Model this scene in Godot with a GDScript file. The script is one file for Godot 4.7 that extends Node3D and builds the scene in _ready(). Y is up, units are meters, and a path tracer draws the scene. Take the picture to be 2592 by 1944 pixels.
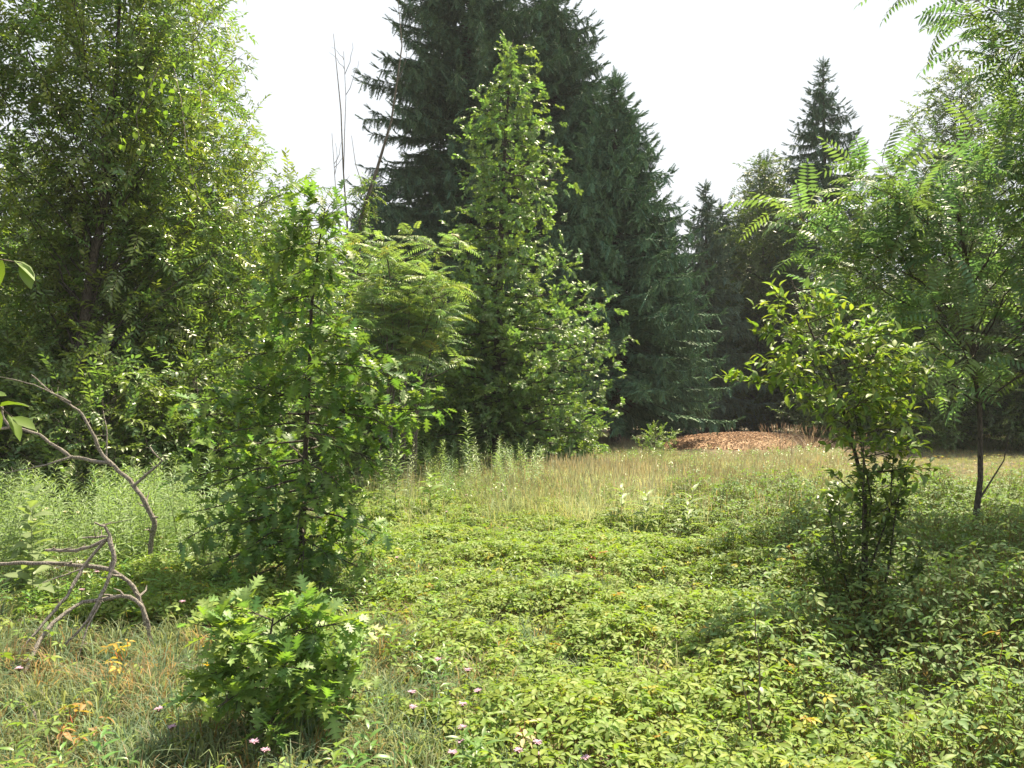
extends Node3D
# A sunny clearing: creeper and weeds in front, saplings, a pin oak, spruces and a hedge of leafy trees behind.

const BOTH := Color(0.96, 1.0, 0.66)
var noise := FastNoiseLite.new()
var names := {}
var M := {}
var L := {}          # shared leaf and spray meshes

# ------------------------------------------------------------------ geometry helper
class Geo:
	var v := PackedVector3Array()
	var c := PackedColorArray()
	var f := PackedInt32Array()
	func vert(p: Vector3, col: Color) -> int:
		v.append(p)
		c.append(col)
		return v.size() - 1
	func tri(a: int, b: int, d: int) -> void:
		f.append(a)
		f.append(b)
		f.append(d)
	func tube(pts: PackedVector3Array, radii: PackedFloat32Array, sides: int, col: Color, knots := 0.0, sd := 1) -> void:
		var n := pts.size()
		var first := v.size()
		var side := Vector3.ZERO
		var rr := RandomNumberGenerator.new()
		rr.seed = sd
		for i in n:
			var t := (pts[mini(i + 1, n - 1)] - pts[maxi(i - 1, 0)]).normalized()
			if side == Vector3.ZERO:
				side = t.cross(Vector3(0.31, 0.2, 0.93)).normalized()
			side = (side - t * side.dot(t)).normalized()
			var o := t.cross(side)
			for k in sides:
				var a := TAU * k / sides
				var r := radii[i] * (1.0 + knots * rr.randf_range(-1.0, 1.0))
				vert(pts[i] + (side * cos(a) + o * sin(a)) * r, col)
		for i in n - 1:
			for k in sides:
				var a := first + i * sides + k
				var b := first + i * sides + (k + 1) % sides
				tri(a, a + sides, b)
				tri(b, a + sides, b + sides)
		var e := vert(pts[n - 1], col)
		for k in sides:
			tri(first + (n - 1) * sides + k, e, first + (n - 1) * sides + (k + 1) % sides)
	# a leaf: a midrib curve with an outline of (t, half width) pairs; x along, y up, z across
	func leaf(at: Transform3D, length: float, outline: Array, fold: float, curl: float, col: Color, rib: Color) -> void:
		var n := outline.size()
		var first := v.size()
		for i in n:
			var t: float = outline[i][0]
			var w: float = outline[i][1]
			var m: float = t if outline[i].size() < 3 else outline[i][2]
			var ym := -curl * m * m * length
			var ye := -curl * t * t * length + fold * w * length
			vert(at * Vector3(m * length, ym, 0.0), rib)
			vert(at * Vector3(t * length, ye, w * length), col)
			vert(at * Vector3(t * length, ye, -w * length), col)
		for i in n - 1:
			var a := first + i * 3
			var b := a + 3
			tri(a, b, a + 1)
			tri(b, b + 1, a + 1)
			tri(a, a + 2, b)
			tri(b, a + 2, b + 2)
	func ribbon(pts: PackedVector3Array, wid: PackedFloat32Array, across: Vector3, col: Color, tip: Color) -> void:
		var first := v.size()
		var n := pts.size()
		for i in n:
			var k := col.lerp(tip, float(i) / (n - 1))
			vert(pts[i] - across * wid[i], k)
			vert(pts[i] + across * wid[i], k)
		for i in n - 1:
			var a := first + i * 2
			tri(a, a + 2, a + 1)
			tri(a + 1, a + 2, a + 3)
	func mesh() -> ArrayMesh:
		var nn := PackedVector3Array()
		nn.resize(v.size())
		for i in range(0, f.size(), 3):
			var a := v[f[i]]
			var k := (v[f[i + 2]] - a).cross(v[f[i + 1]] - a)
			nn[f[i]] += k
			nn[f[i + 1]] += k
			nn[f[i + 2]] += k
		for i in nn.size():
			nn[i] = nn[i].normalized() if nn[i].length_squared() > 1e-20 else Vector3.UP
		var arr := []
		arr.resize(Mesh.ARRAY_MAX)
		arr[Mesh.ARRAY_VERTEX] = v
		arr[Mesh.ARRAY_NORMAL] = nn
		arr[Mesh.ARRAY_COLOR] = c
		arr[Mesh.ARRAY_INDEX] = f
		var m := ArrayMesh.new()
		m.add_surface_from_arrays(Mesh.PRIMITIVE_TRIANGLES, arr)
		return m

# ------------------------------------------------------------------ scene helpers
func numbered(called: String) -> String:
	var k: int = names.get(called, 0)
	names[called] = k + 1
	return called if k == 0 else "%s_%03d" % [called, k]

func tag(o: Node3D, label: String, category: String, group := "", kind := "") -> void:
	o.set_meta("label", label)
	o.set_meta("category", category)
	if group:
		o.set_meta("group", group)
	if kind:
		o.set_meta("kind", kind)

func thing(called: String, label: String, category: String, at := Vector3.ZERO, group := "") -> Node3D:
	var o := Node3D.new()
	o.name = numbered(called)
	add_child(o, true)
	o.position = at
	tag(o, label, category, group)
	return o

func part(called: String, m: Mesh, mat: Material, parent: Node3D) -> MeshInstance3D:
	var o := MeshInstance3D.new()
	o.name = called
	o.mesh = m
	o.material_override = mat
	parent.add_child(o, true)
	return o

func scatter(called: String, m: Mesh, mat: Material, where: Array, tints: Array, parent: Node3D) -> MultiMeshInstance3D:
	var mm := MultiMesh.new()
	mm.transform_format = MultiMesh.TRANSFORM_3D
	mm.use_colors = true
	mm.mesh = m
	mm.instance_count = where.size()
	for i in where.size():
		mm.set_instance_transform(i, where[i])
		mm.set_instance_color(i, tints[i])
	var o := MultiMeshInstance3D.new()
	o.name = called
	o.multimesh = mm
	o.material_override = mat
	o.set_meta("kind", "stuff")
	parent.add_child(o, true)
	return o

func rng(s: int) -> RandomNumberGenerator:
	var r := RandomNumberGenerator.new()
	r.seed = s
	return r

func gh(x: float, z: float) -> float:
	return 0.07 * noise.get_noise_2d(x * 9.0, z * 9.0) + 0.16 * noise.get_noise_2d(x * 2.5 + 90.0, z * 2.5)

func aim(at: Vector3, dir: Vector3, roll: float, size: float) -> Transform3D:
	var x := dir.normalized()
	var up := Vector3.UP if absf(x.y) < 0.97 else Vector3(0.2, 0.0, 0.98)
	var z := x.cross(up).normalized()
	var y := z.cross(x)
	var b := Basis(x, y, z)
	if roll != 0.0:
		b = Basis(x, roll) * b
	return Transform3D(b.scaled_local(Vector3.ONE * size), at)

func rand_dir(r: RandomNumberGenerator) -> Vector3:
	var y := r.randf_range(-1.0, 1.0)
	var a := r.randf() * TAU
	var s := sqrt(1.0 - y * y)
	return Vector3(s * cos(a), y, s * sin(a))

func tint(r: RandomNumberGenerator, spread := 0.2, warm := 0.12) -> Color:
	var k := 1.0 + r.randf_range(-spread, spread)
	var w := r.randf_range(-warm, warm)
	return Color(k * (1.0 + w), k, k * (1.0 - 1.5 * w))

func bez(a: Vector3, b: Vector3, c: Vector3, n: int, wob: float, r: RandomNumberGenerator) -> PackedVector3Array:
	var p := PackedVector3Array()
	for i in n + 1:
		var t := float(i) / n
		var q := a.lerp(b, t).lerp(b.lerp(c, t), t)
		if i > 0:
			q += rand_dir(r) * wob
		p.append(q)
	return p

func taper(r0: float, r1: float, n: int, power := 1.0) -> PackedFloat32Array:
	var o := PackedFloat32Array()
	for i in n:
		o.append(lerpf(r0, r1, pow(float(i) / maxf(n - 1, 1), power)))
	return o

func along(p: PackedVector3Array, t: float) -> Vector3:
	var s := clampf(t, 0.0, 1.0) * (p.size() - 1)
	var i := mini(int(s), p.size() - 2)
	return p[i].lerp(p[i + 1], s - i)

func pv(list: Array) -> PackedVector3Array:
	return PackedVector3Array(list)

func leaf_mat(rough: float, spec := 0.5, back := 1.0) -> StandardMaterial3D:
	var m := StandardMaterial3D.new()
	m.vertex_color_use_as_albedo = true
	m.roughness = rough
	m.metallic_specular = spec
	m.cull_mode = BaseMaterial3D.CULL_DISABLED
	m.backlight_enabled = true
	m.backlight = Color(BOTH.r * back, BOTH.g * back, BOTH.b * back)
	return m

func bark_mat(dark: Color, light: Color, freq: float, scale := 1.0) -> StandardMaterial3D:
	var m := StandardMaterial3D.new()
	var n := FastNoiseLite.new()
	n.seed = 5
	n.frequency = freq
	n.fractal_octaves = 5
	var g := Gradient.new()
	g.set_color(0, dark.linear_to_srgb())
	g.set_color(1, light.linear_to_srgb())
	g.set_offset(0, 0.25)
	g.set_offset(1, 0.8)
	var t := NoiseTexture2D.new()
	t.width = 256
	t.height = 256
	t.seamless = true
	t.noise = n
	t.color_ramp = g
	m.albedo_texture = t
	var h := NoiseTexture2D.new()
	h.width = 256
	h.height = 256
	h.seamless = true
	h.noise = n
	h.as_normal_map = true
	h.bump_strength = 9.0
	m.normal_enabled = true
	m.normal_texture = h
	m.uv1_triplanar = true
	m.uv1_scale = Vector3(3.0, 0.8, 3.0) * scale
	m.roughness = 0.9
	return m

# ------------------------------------------------------------------ leaf and spray meshes
const OVAL := [[0.0, 0.01], [0.22, 0.17], [0.5, 0.22], [0.78, 0.14], [1.0, 0.0]]
const NARROW := [[0.0, 0.008], [0.3, 0.12], [0.62, 0.11], [1.0, 0.0]]
const LANCE := [[0.0, 0.01], [0.28, 0.15], [0.6, 0.14], [1.0, 0.0]]
const THIN := [[0.0, 0.01], [0.4, 0.07], [1.0, 0.0]]
const OAK := [[0.0, 0.008], [0.10, 0.03], [0.26, 0.24, 0.2], [0.29, 0.07], [0.52, 0.40, 0.38], [0.50, 0.09], [0.76, 0.36, 0.6], [0.70, 0.10], [0.92, 0.19, 0.8], [0.88, 0.06], [1.0, 0.0]]
const HEART := [[0.0, 0.02], [-0.06, 0.22, 0.02], [0.12, 0.42], [0.4, 0.44], [0.62, 0.3], [0.74, 0.2], [1.0, 0.0]]

func palmate(n: int, length: float, outline: Array, col: Color, stalk: float, s: int) -> ArrayMesh:
	var g := Geo.new()
	var r := rng(s)
	var top := Vector3(0, stalk, 0)
	g.tube(pv([Vector3(r.randf_range(-0.04, 0.04), 0, r.randf_range(-0.04, 0.04)), top * 0.6, top]), PackedFloat32Array([0.0022, 0.0018, 0.0014]), 3, Color(col.r * 1.5, col.g * 0.8, col.b))
	for k in n:
		var a := TAU * (k + 0.5) / (n + (1.0 if n > 3 else 1.2)) + r.randf_range(-0.12, 0.12)
		var d := Vector3(cos(a), r.randf_range(-0.22, 0.22), sin(a))
		var sz := length * r.randf_range(0.8, 1.1) * (1.0 if k > 0 and k < n - 1 else 0.75)
		g.leaf(aim(top + d * 0.008, d, r.randf_range(-0.4, 0.4), 1.0), sz, outline, r.randf_range(0.15, 0.5), r.randf_range(0.1, 0.4), col, col * 1.25)
	return g.mesh()

# a twig along +x carrying simple leaves to both sides
func twig_spray(n: int, length: float, leaf: float, outline: Array, col: Color, droop: float, s: int, spread := 0.9) -> ArrayMesh:
	var g := Geo.new()
	var r := rng(s)
	var p := PackedVector3Array()
	for i in 5:
		var t := i / 4.0
		p.append(Vector3(t * length, -droop * t * t * length, r.randf_range(-0.02, 0.02) * length))
	g.tube(p, taper(0.004, 0.0012, 5), 3, Color(0.10, 0.085, 0.04))
	for k in n:
		var t := (k + 0.6) / n
		var at := along(p, t)
		var side := 1.0 if k % 2 == 0 else -1.0
		var d := Vector3(cos(spread), r.randf_range(-0.5, 0.35) - droop * 0.5, side * sin(spread))
		if k == n - 1:
			d = Vector3(1, -0.2, 0)
		g.leaf(aim(at, d, r.randf_range(-0.9, 0.9), 1.0), leaf * r.randf_range(0.7, 1.15), outline, r.randf_range(0.1, 0.6), r.randf_range(0.05, 0.5), col * r.randf_range(0.85, 1.15), col * 1.2)
	return g.mesh()

# a feather-shaped compound leaf along +x
func pinnate(pairs: int, length: float, leaf: float, outline: Array, col: Color, droop: float, s: int) -> ArrayMesh:
	var g := Geo.new()
	var r := rng(s)
	var p := PackedVector3Array()
	for i in 7:
		var t := i / 6.0
		p.append(Vector3(t * length, (0.25 * t - droop * t * t) * length, 0.05 * length * sin(t * 2.0 + s)))
	g.tube(p, taper(0.004, 0.001, 7), 3, Color(col.r * 1.3, col.g * 0.8, col.b * 0.8))
	for k in pairs:
		var t := 0.16 + 0.84 * (k + 0.3) / pairs
		var at := along(p, t)
		var tan := (along(p, minf(t + 0.05, 1.0)) - along(p, t - 0.05)).normalized()
		var sz := leaf * (0.55 + 0.45 * sin(PI * (0.15 + 0.8 * t)))
		for side in [-1.0, 1.0]:
			var d: Vector3 = tan * 0.35 + Vector3(0, r.randf_range(-0.35, -0.05), side)
			g.leaf(aim(at, d, side * r.randf_range(-0.2, 0.35), 1.0), sz * r.randf_range(0.9, 1.08), outline, r.randf_range(0.1, 0.4), r.randf_range(0.05, 0.35), col, col * 1.2)
	g.leaf(aim(p[6], p[6] - p[5], 0.0, 1.0), leaf * 0.7, outline, 0.3, 0.2, col, col)
	return g.mesh()

# a hanging branchlet of a spruce along +x: side twigs that are brushes of needles
func needle_spray(length: float, n: int, twig: float, fat: float, col: Color, s: int) -> ArrayMesh:
	var g := Geo.new()
	var r := rng(s)
	for k in n + 1:
		var t := float(k) / n
		var at := Vector3(t * length * 0.92, 0, 0)
		var side := 1.0 if k % 2 == 0 else -1.0
		var l := twig * (1.15 - 0.75 * t) * r.randf_range(0.7, 1.25)
		var d := Vector3(0.75, r.randf_range(-0.4, 0.3), side * r.randf_range(0.5, 0.9)).normalized()
		if k == n:
			d = Vector3(1, 0, 0)
		var e := at + d * l + Vector3(0, -0.12 * l, 0)
		var kcol := col * r.randf_range(0.8, 1.2)
		var tipc := Color(kcol.r * 1.6, kcol.g * 1.5, kcol.b * 1.2)
		for q in 2:
			var ac := d.cross(Vector3(0.1, 1, 0.1)).normalized()
			if q == 1:
				ac = d.cross(ac).normalized()
			g.ribbon(pv([at, at.lerp(e, 0.35), at.lerp(e, 0.75), e]), PackedFloat32Array([fat * 0.5, fat, fat * 0.8, fat * 0.12]), ac, kcol, tipc)
	var z := Vector3(0, 0, 1)
	g.ribbon(pv([Vector3.ZERO, Vector3(length, 0, 0)]), PackedFloat32Array([fat, fat * 0.4]), z, col, col)
	g.ribbon(pv([Vector3.ZERO, Vector3(length, 0, 0)]), PackedFloat32Array([fat, fat * 0.4]), Vector3.UP, col, col)
	return g.mesh()

func grass_tuft(n: int, h: float, spread: float, w: float, col: Color, tip: Color, s: int, heads := 0, head := Color.WHITE) -> ArrayMesh:
	var g := Geo.new()
	var r := rng(s)
	for k in n:
		var a := r.randf() * TAU
		var o := Vector3(cos(a), 0, sin(a))
		var hh := h * r.randf_range(0.5, 1.1)
		var lean := spread * r.randf_range(0.2, 1.2)
		var b := o * r.randf() * spread * 0.35
		var kk := r.randf_range(0.8, 1.2)
		if k < heads:
			hh = h * r.randf_range(1.0, 1.35)
			lean *= 0.4
		var p := pv([b, b + o * lean * 0.15 + Vector3(0, hh * 0.4, 0), b + o * lean * 0.5 + Vector3(0, hh * 0.8, 0), b + o * lean + Vector3(0, hh * (0.98 if k < heads else r.randf_range(0.75, 1.0)), 0)])
		var ac := o.cross(Vector3.UP).rotated(Vector3.UP, r.randf_range(-0.8, 0.8))
		if k < heads:
			g.ribbon(p, PackedFloat32Array([w * 0.35, w * 0.3, w * 0.3, w * 0.25]), ac, tip * kk, tip * kk)
			for q in 2:
				var acq := ac if q == 0 else o
				g.ribbon(pv([p[3] - Vector3(0, hh * 0.08, 0), p[3] + Vector3(0, hh * 0.03, 0), p[3] + Vector3(0, hh * 0.16, 0) + o * lean * 0.2]), PackedFloat32Array([w * 0.3, w * 1.3, w * 0.2]), acq, head * kk, head * kk)
		else:
			g.ribbon(p, PackedFloat32Array([w, w * 0.9, w * 0.6, w * 0.08]), ac, col * kk, tip * kk)
	return g.mesh()

# upright weed: stem and the leaves round it
func weed(h: float, n: int, leaf: float, outline: Array, col: Color, s: int, up := 0.6) -> Array:
	var r := rng(s)
	var st := Geo.new()
	var lv := Geo.new()
	var lean := Vector3(r.randf_range(-0.08, 0.08), 0, r.randf_range(-0.08, 0.08)) * h
	var p := PackedVector3Array()
	for i in 6:
		var t := i / 5.0
		p.append(Vector3(0, t * h, 0) + lean * t * t)
	st.tube(p, taper(0.0045, 0.0012, 6), 4, Color(0.12, 0.15, 0.05))
	for k in n:
		var t := 0.08 + 0.92 * (k + 0.5) / n
		var a := k * 2.399 + r.randf_range(-0.3, 0.3)
		var rise := lerpf(up - 0.45, up + 0.5, t)
		var d := Vector3(cos(a), rise + r.randf_range(-0.2, 0.2), sin(a))
		var sz := leaf * (0.55 + 0.75 * sin(PI * clampf(0.15 + 0.75 * t, 0, 1))) * r.randf_range(0.8, 1.15)
		lv.leaf(aim(along(p, t), d, r.randf_range(-0.4, 0.4), 1.0), sz, outline, r.randf_range(0.1, 0.5), r.randf_range(0.2, 0.7), col * r.randf_range(0.85, 1.15), col * 1.2)
	return [st.mesh(), lv.mesh()]

# ------------------------------------------------------------------ trees
# o: trunk (points), r0, r1, limbs ([t on the trunk, tip]), step, twig, sprays, size [lo, hi], gap, lift, droop, seed, mat, bark, spread, warm, stuffed
func grow(root: Node3D, o: Dictionary) -> Array:
	var r := rng(o.seed)
	var trunk: PackedVector3Array = o.trunk
	var n := trunk.size()
	var g := Geo.new()
	g.tube(trunk, taper(o.r0, o.r1, n, 0.8), 8, Color.WHITE, 0.06, o.seed)
	part("trunk", g.mesh(), o.bark, root)
	var where := []
	for s in o.sprays.size():
		where.append([])
	var bare: float = o.get("bare", 0.2)
	var many: bool = o.limbs.size() > 26
	var joined := Geo.new()
	for limb in o.limbs:
		var start := along(trunk, limb[0])
		var tip: Vector3 = limb[1]
		var len := start.distance_to(tip)
		var mid := start.lerp(tip, 0.5) + Vector3(0, o.lift * len, 0)
		var seg := clampi(int(len / 0.25), 4, 9)
		var p := bez(start, mid, tip, seg, len * 0.02, r)
		var rb: float = lerpf(o.r0, o.r1, limb[0]) * o.get("thick", 0.42)
		rb = clampf(rb, 0.004, 0.012 * len + 0.006)
		var bg := joined if many else Geo.new()
		bg.tube(p, taper(rb, 0.003, seg + 1), 5, Color.WHITE)
		var steps := maxi(2, int(len / o.step))
		for k in steps + 1:
			var t := lerpf(bare, 1.0, float(k) / steps)
			var at := along(p, t)
			var tan := (along(p, minf(t + 0.08, 1.0)) - along(p, t - 0.08)).normalized()
			var d: Vector3 = (tan * 0.7 + rand_dir(r) * 0.8 + Vector3(0, o.droop, 0)).normalized()
			var tl: float = o.twig * r.randf_range(0.5, 1.2) * (1.15 - 0.6 * t)
			if k == steps:
				d = (tan + Vector3(0, o.droop * 0.6, 0)).normalized()
			var e := at + d * tl
			if o.get("wood", true):
				bg.tube(pv([at, at.lerp(e, 0.5) + rand_dir(r) * tl * 0.05, e]), PackedFloat32Array([rb * 0.3 + 0.0015, 0.002, 0.0012]), 3, Color.WHITE)
			var m := maxi(1, int(tl / o.gap))
			for q in m:
				var u := (q + 1.0) / m
				var sd: Vector3 = (d * 0.6 + rand_dir(r) * o.get("mess", 0.7) + Vector3(0, o.droop * 0.7, 0)).normalized()
				where[r.randi() % where.size()].append(aim(at.lerp(e, u), sd, r.randf_range(-0.6, 0.6), r.randf_range(o.size[0], o.size[1])))
		if not many:
			part("branch", bg.mesh(), o.bark, root)
	if many:
		part("branch", joined.mesh(), o.bark, root).set_meta("kind", "stuff")
	if o.get("keep", 0) == 0:
		for s in where.size():
			if where[s].size():
				var cols := []
				for x in where[s]:
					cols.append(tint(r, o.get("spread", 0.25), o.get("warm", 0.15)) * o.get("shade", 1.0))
				scatter("crown", o.sprays[s], o.mat, where[s], cols, root)
	return where

# leaves that the eye can pick out one by one: the nearest are parts, the rest one part
func leaves_of(root: Node3D, where: Array, meshes: Array, mats: Array, most: int, r: RandomNumberGenerator, eye := Vector3(0, 1.6, 0)) -> void:
	var all := []
	for s in where.size():
		for x in where[s]:
			all.append([(root.position + x.origin).distance_to(eye), s, x])
	all.sort_custom(func(a, b): return a[0] < b[0])
	var rest := []
	var cols := []
	for s in where.size():
		rest.append([])
		cols.append([])
	for i in all.size():
		var s: int = all[i][1]
		# the nearest third all, then ever fewer
		if i < most:
			var leaf := part("leaf", meshes[s], mats[r.randi() % mats.size()], root)
			leaf.transform = all[i][2]
		else:
			rest[s].append(all[i][2])
			cols[s].append(tint(r, 0.3, 0.15))
	for s in where.size():
		if rest[s].size():
			scatter("foliage", meshes[s], mats[0], rest[s], cols[s], root)

# limbs inside an outline of [height, reach to the left, reach to the right]
func limbs_in(trunk: PackedVector3Array, env: Array, n: int, r: RandomNumberGenerator, rise: float, full := 0.55) -> Array:
	var out := []
	var h0: float = env[0][0]
	var h1: float = env[env.size() - 1][0]
	var top := trunk[trunk.size() - 1].y
	for k in n:
		var u := (k + r.randf()) / n
		var h := lerpf(h0, h1, u)
		var i := 0
		while i < env.size() - 2 and env[i + 1][0] < h:
			i += 1
		var w := clampf((h - env[i][0]) / (env[i + 1][0] - env[i][0]), 0, 1)
		var left := lerpf(env[i][1], env[i + 1][1], w)
		var right := lerpf(env[i][2], env[i + 1][2], w)
		var a := k * 2.399963 + r.randf_range(-0.3, 0.3)
		var c := cos(a)
		var reach := lerpf(left, right, c * 0.5 + 0.5)
		if absf(c) < 0.6:
			reach = minf(reach, (left + right) * 0.5)
		reach *= r.randf_range(full, 1.0)
		var from := maxf(h - reach * rise, 0.12 * top)
		var t := clampf(from / top, 0.02, 0.99)
		var base := along(trunk, t)
		out.append([t, Vector3(base.x + cos(a) * reach, h, base.z + sin(a) * reach)])
	return out

# boughs that leave the front of the trunk open
func behind(limbs: Array, back: float) -> Array:
	for l in limbs:
		var p: Vector3 = l[1]
		if p.z > -0.4 and p.y < 6.0 and p.y > 0.8 and back > 0.0:
			l[1] = Vector3(p.x + signf(p.x) * 0.5, p.y, p.z - back * 2.0 - 0.4)
	return limbs

func spruce(label: String, x: float, z: float, h: float, env: Array, s: int, cols: float, kind := 0, count := 330, called := "spruce_tree") -> void:
	var root := thing(called, label, "spruce tree", Vector3(x, gh(x, z), z), "spruces at the back of the clearing")
	var r := rng(s)
	var g := Geo.new()
	g.tube(pv([Vector3(0, -0.2, 0), Vector3(0.05, h * 0.3, 0), Vector3(0, h * 0.7, 0.04), Vector3(0, h, 0)]), PackedFloat32Array([h * 0.017, h * 0.012, h * 0.006, 0.01]), 8, Color.WHITE, 0.05, s)
	part("trunk", g.mesh(), M.bark_dark, root)
	var bg := Geo.new()
	var where := [[], []]
	for k in count:
		var u := pow((k + r.randf()) / count, 0.82)
		var hh := lerpf(env[0][0], h, u)
		var i := 0
		while i < env.size() - 2 and env[i + 1][0] < hh:
			i += 1
		var w := clampf((hh - env[i][0]) / (env[i + 1][0] - env[i][0]), 0, 1)
		var reach := lerpf(env[i][1], env[i + 1][1], w) * (r.randf_range(0.6, 1.0) if r.randf() < 0.85 else r.randf_range(0.9, 1.1))
		reach = maxf(reach, 0.12)
		var a := r.randf() * TAU
		var o := Vector3(cos(a), 0, sin(a))
		var rise := lerpf(-0.1, 0.6, u)
		var b := Vector3(0, minf(hh - reach * rise * 0.4 + 0.25 * reach, h * 0.995), 0)
		var tip := Vector3(0, hh, 0) + o * reach
		var mid := b.lerp(tip, 0.55) + Vector3(0, -0.16 * reach, 0)
		var p := bez(b, mid, tip, 6, 0.02 * reach, r)
		bg.tube(p, taper(0.006 + 0.008 * reach, 0.004, 7), 3, Color.WHITE)
		var steps := maxi(2, int(reach / 0.15))
		for q in steps + 1:
			var t := lerpf(0.2, 1.0, float(q) / steps)
			var at := along(p, t)
			var tan := (along(p, minf(t + 0.1, 1.0)) - along(p, t - 0.1)).normalized()
			var across := tan.cross(Vector3.UP).normalized()
			var wide := clampf(0.45 + 0.3 * reach * (1.0 - t), 0.4, 1.15)
			for j in 4:
				var side := 1.0 if j % 2 == 0 else -1.0
				var d := tan * r.randf_range(0.5, 0.9) + across * side * r.randf_range(0.5, 1.0) + Vector3(0, r.randf_range(-0.45, 0.05), 0)
				var k2 := wide * r.randf_range(0.7, 1.1)
				if j >= 2:
					if r.randf() < 0.35 or u > 0.93:
						continue
					d = tan * r.randf_range(0.0, 0.5) + across * side * r.randf_range(0.0, 0.7) + Vector3(0, r.randf_range(-1.3, -0.6), 0)
					k2 = r.randf_range(0.5, 0.95)
				if q == steps:
					d = tan * 0.8 + across * side * 0.25 + Vector3(0, r.randf_range(0.1, 0.7), 0)
					k2 = r.randf_range(0.4, 0.7)
				where[r.randi() % 2].append(aim(at, d.normalized(), r.randf_range(-0.5, 0.5), k2))
	for q in 14:
		where[0].append(aim(Vector3(0, h - 0.12 * q, 0), Vector3(cos(q * 2.4), 1.3, sin(q * 2.4)), 0, 0.45 + 0.03 * q))
	where[0].append(aim(Vector3(0, h - 0.05, 0), Vector3(0.05, 1, 0), 0, 0.7))
	part("branch", bg.mesh(), M.bark_dark, root).set_meta("kind", "stuff")
	for j in 2:
		var tn := []
		for q in where[j]:
			var c := tint(r, 0.3, 0.1)
			tn.append(Color(c.r * cols, c.g * cols, c.b * cols))
		scatter("crown", L["spruce%d" % (j + 2 * kind)], M.needle, where[j], tn, root)

func _ready() -> void:
	# ---------------------------------------------------------- camera, sky, sun, exposure
	var cam := Camera3D.new()
	cam.name = "camera"
	add_child(cam)
	cam.fov = 50.0
	cam.near = 0.05
	cam.far = 900.0
	cam.position = Vector3(0, 1.6, 0)
	cam.rotation_degrees = Vector3(1.05, 0, 0)
	cam.current = true
	var we := WorldEnvironment.new()
	we.name = "environment"
	var e := Environment.new()
	e.background_mode = Environment.BG_SKY
	var sm := ProceduralSkyMaterial.new()
	sm.sky_top_color = Color(0.95, 0.975, 1.0)
	sm.sky_horizon_color = Color(1.0, 1.0, 1.0)
	sm.sky_curve = 0.12
	sm.sky_energy_multiplier = 0.635
	sm.ground_bottom_color = Color(0.3, 0.32, 0.26)
	sm.ground_horizon_color = Color(0.8, 0.82, 0.8)
	sm.sun_angle_max = 20.0
	var sky := Sky.new()
	sky.sky_material = sm
	e.sky = sky
	e.tonemap_mode = Environment.TONE_MAPPER_LINEAR
	e.tonemap_exposure = 3.1
	e.sdfgi_enabled = true
	e.ssao_enabled = true
	e.ssil_enabled = true
	e.fog_enabled = true
	e.fog_mode = Environment.FOG_MODE_EXPONENTIAL
	e.fog_density = 0.0006
	e.fog_light_color = Color(0.95, 0.97, 1.0)
	we.environment = e
	add_child(we)
	var sun := DirectionalLight3D.new()
	sun.name = "sun"
	sun.light_color = Color(1.0, 0.94, 0.82)
	sun.light_energy = 1.6
	sun.light_angular_distance = 0.5
	sun.shadow_enabled = true
	add_child(sun)
	sun.look_at_from_position(Vector3(27, 84, -35), Vector3.ZERO, Vector3.UP)

	noise.seed = 11
	noise.frequency = 0.05
	materials()
	meshes()
	ground()
	background_trees()
	middle_trees()
	left_trees()
	saplings()
	dead_wood()
	undergrowth()
	flowers()

func materials() -> void:
	M.leaf = leaf_mat(0.4, 0.6)
	M.creeper = leaf_mat(0.52, 0.4)
	M.gloss = leaf_mat(0.28, 0.68)
	M.dull = leaf_mat(0.45, 0.45)
	M.needle = leaf_mat(0.6, 0.35, 0.3)
	M.grass = leaf_mat(0.55, 0.4)
	M.grass.backlight = Color(1.0, 0.99, 0.9)
	M.petal = leaf_mat(0.7, 0.3)
	M.stem = StandardMaterial3D.new()
	M.stem.vertex_color_use_as_albedo = true
	M.stem.roughness = 0.8
	M.bark_dark = bark_mat(Color(0.022, 0.018, 0.014), Color(0.10, 0.085, 0.07), 0.06)
	M.bark_grey = bark_mat(Color(0.05, 0.042, 0.034), Color(0.19, 0.165, 0.14), 0.05)
	M.dead = bark_mat(Color(0.05, 0.042, 0.035), Color(0.42, 0.38, 0.34), 0.06, 3.5)
	for k in 8:
		var m := leaf_mat([0.48, 0.55, 0.45, 0.5][k % 4], 0.5)
		m.albedo_color = [Color(1, 1, 1), Color(0.93, 0.98, 0.9), Color(1, 0.97, 0.8), Color(0.85, 0.9, 0.9)][k % 4]
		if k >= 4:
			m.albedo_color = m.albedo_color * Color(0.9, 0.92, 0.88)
		M["leaf_tone%d" % k] = m

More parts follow.
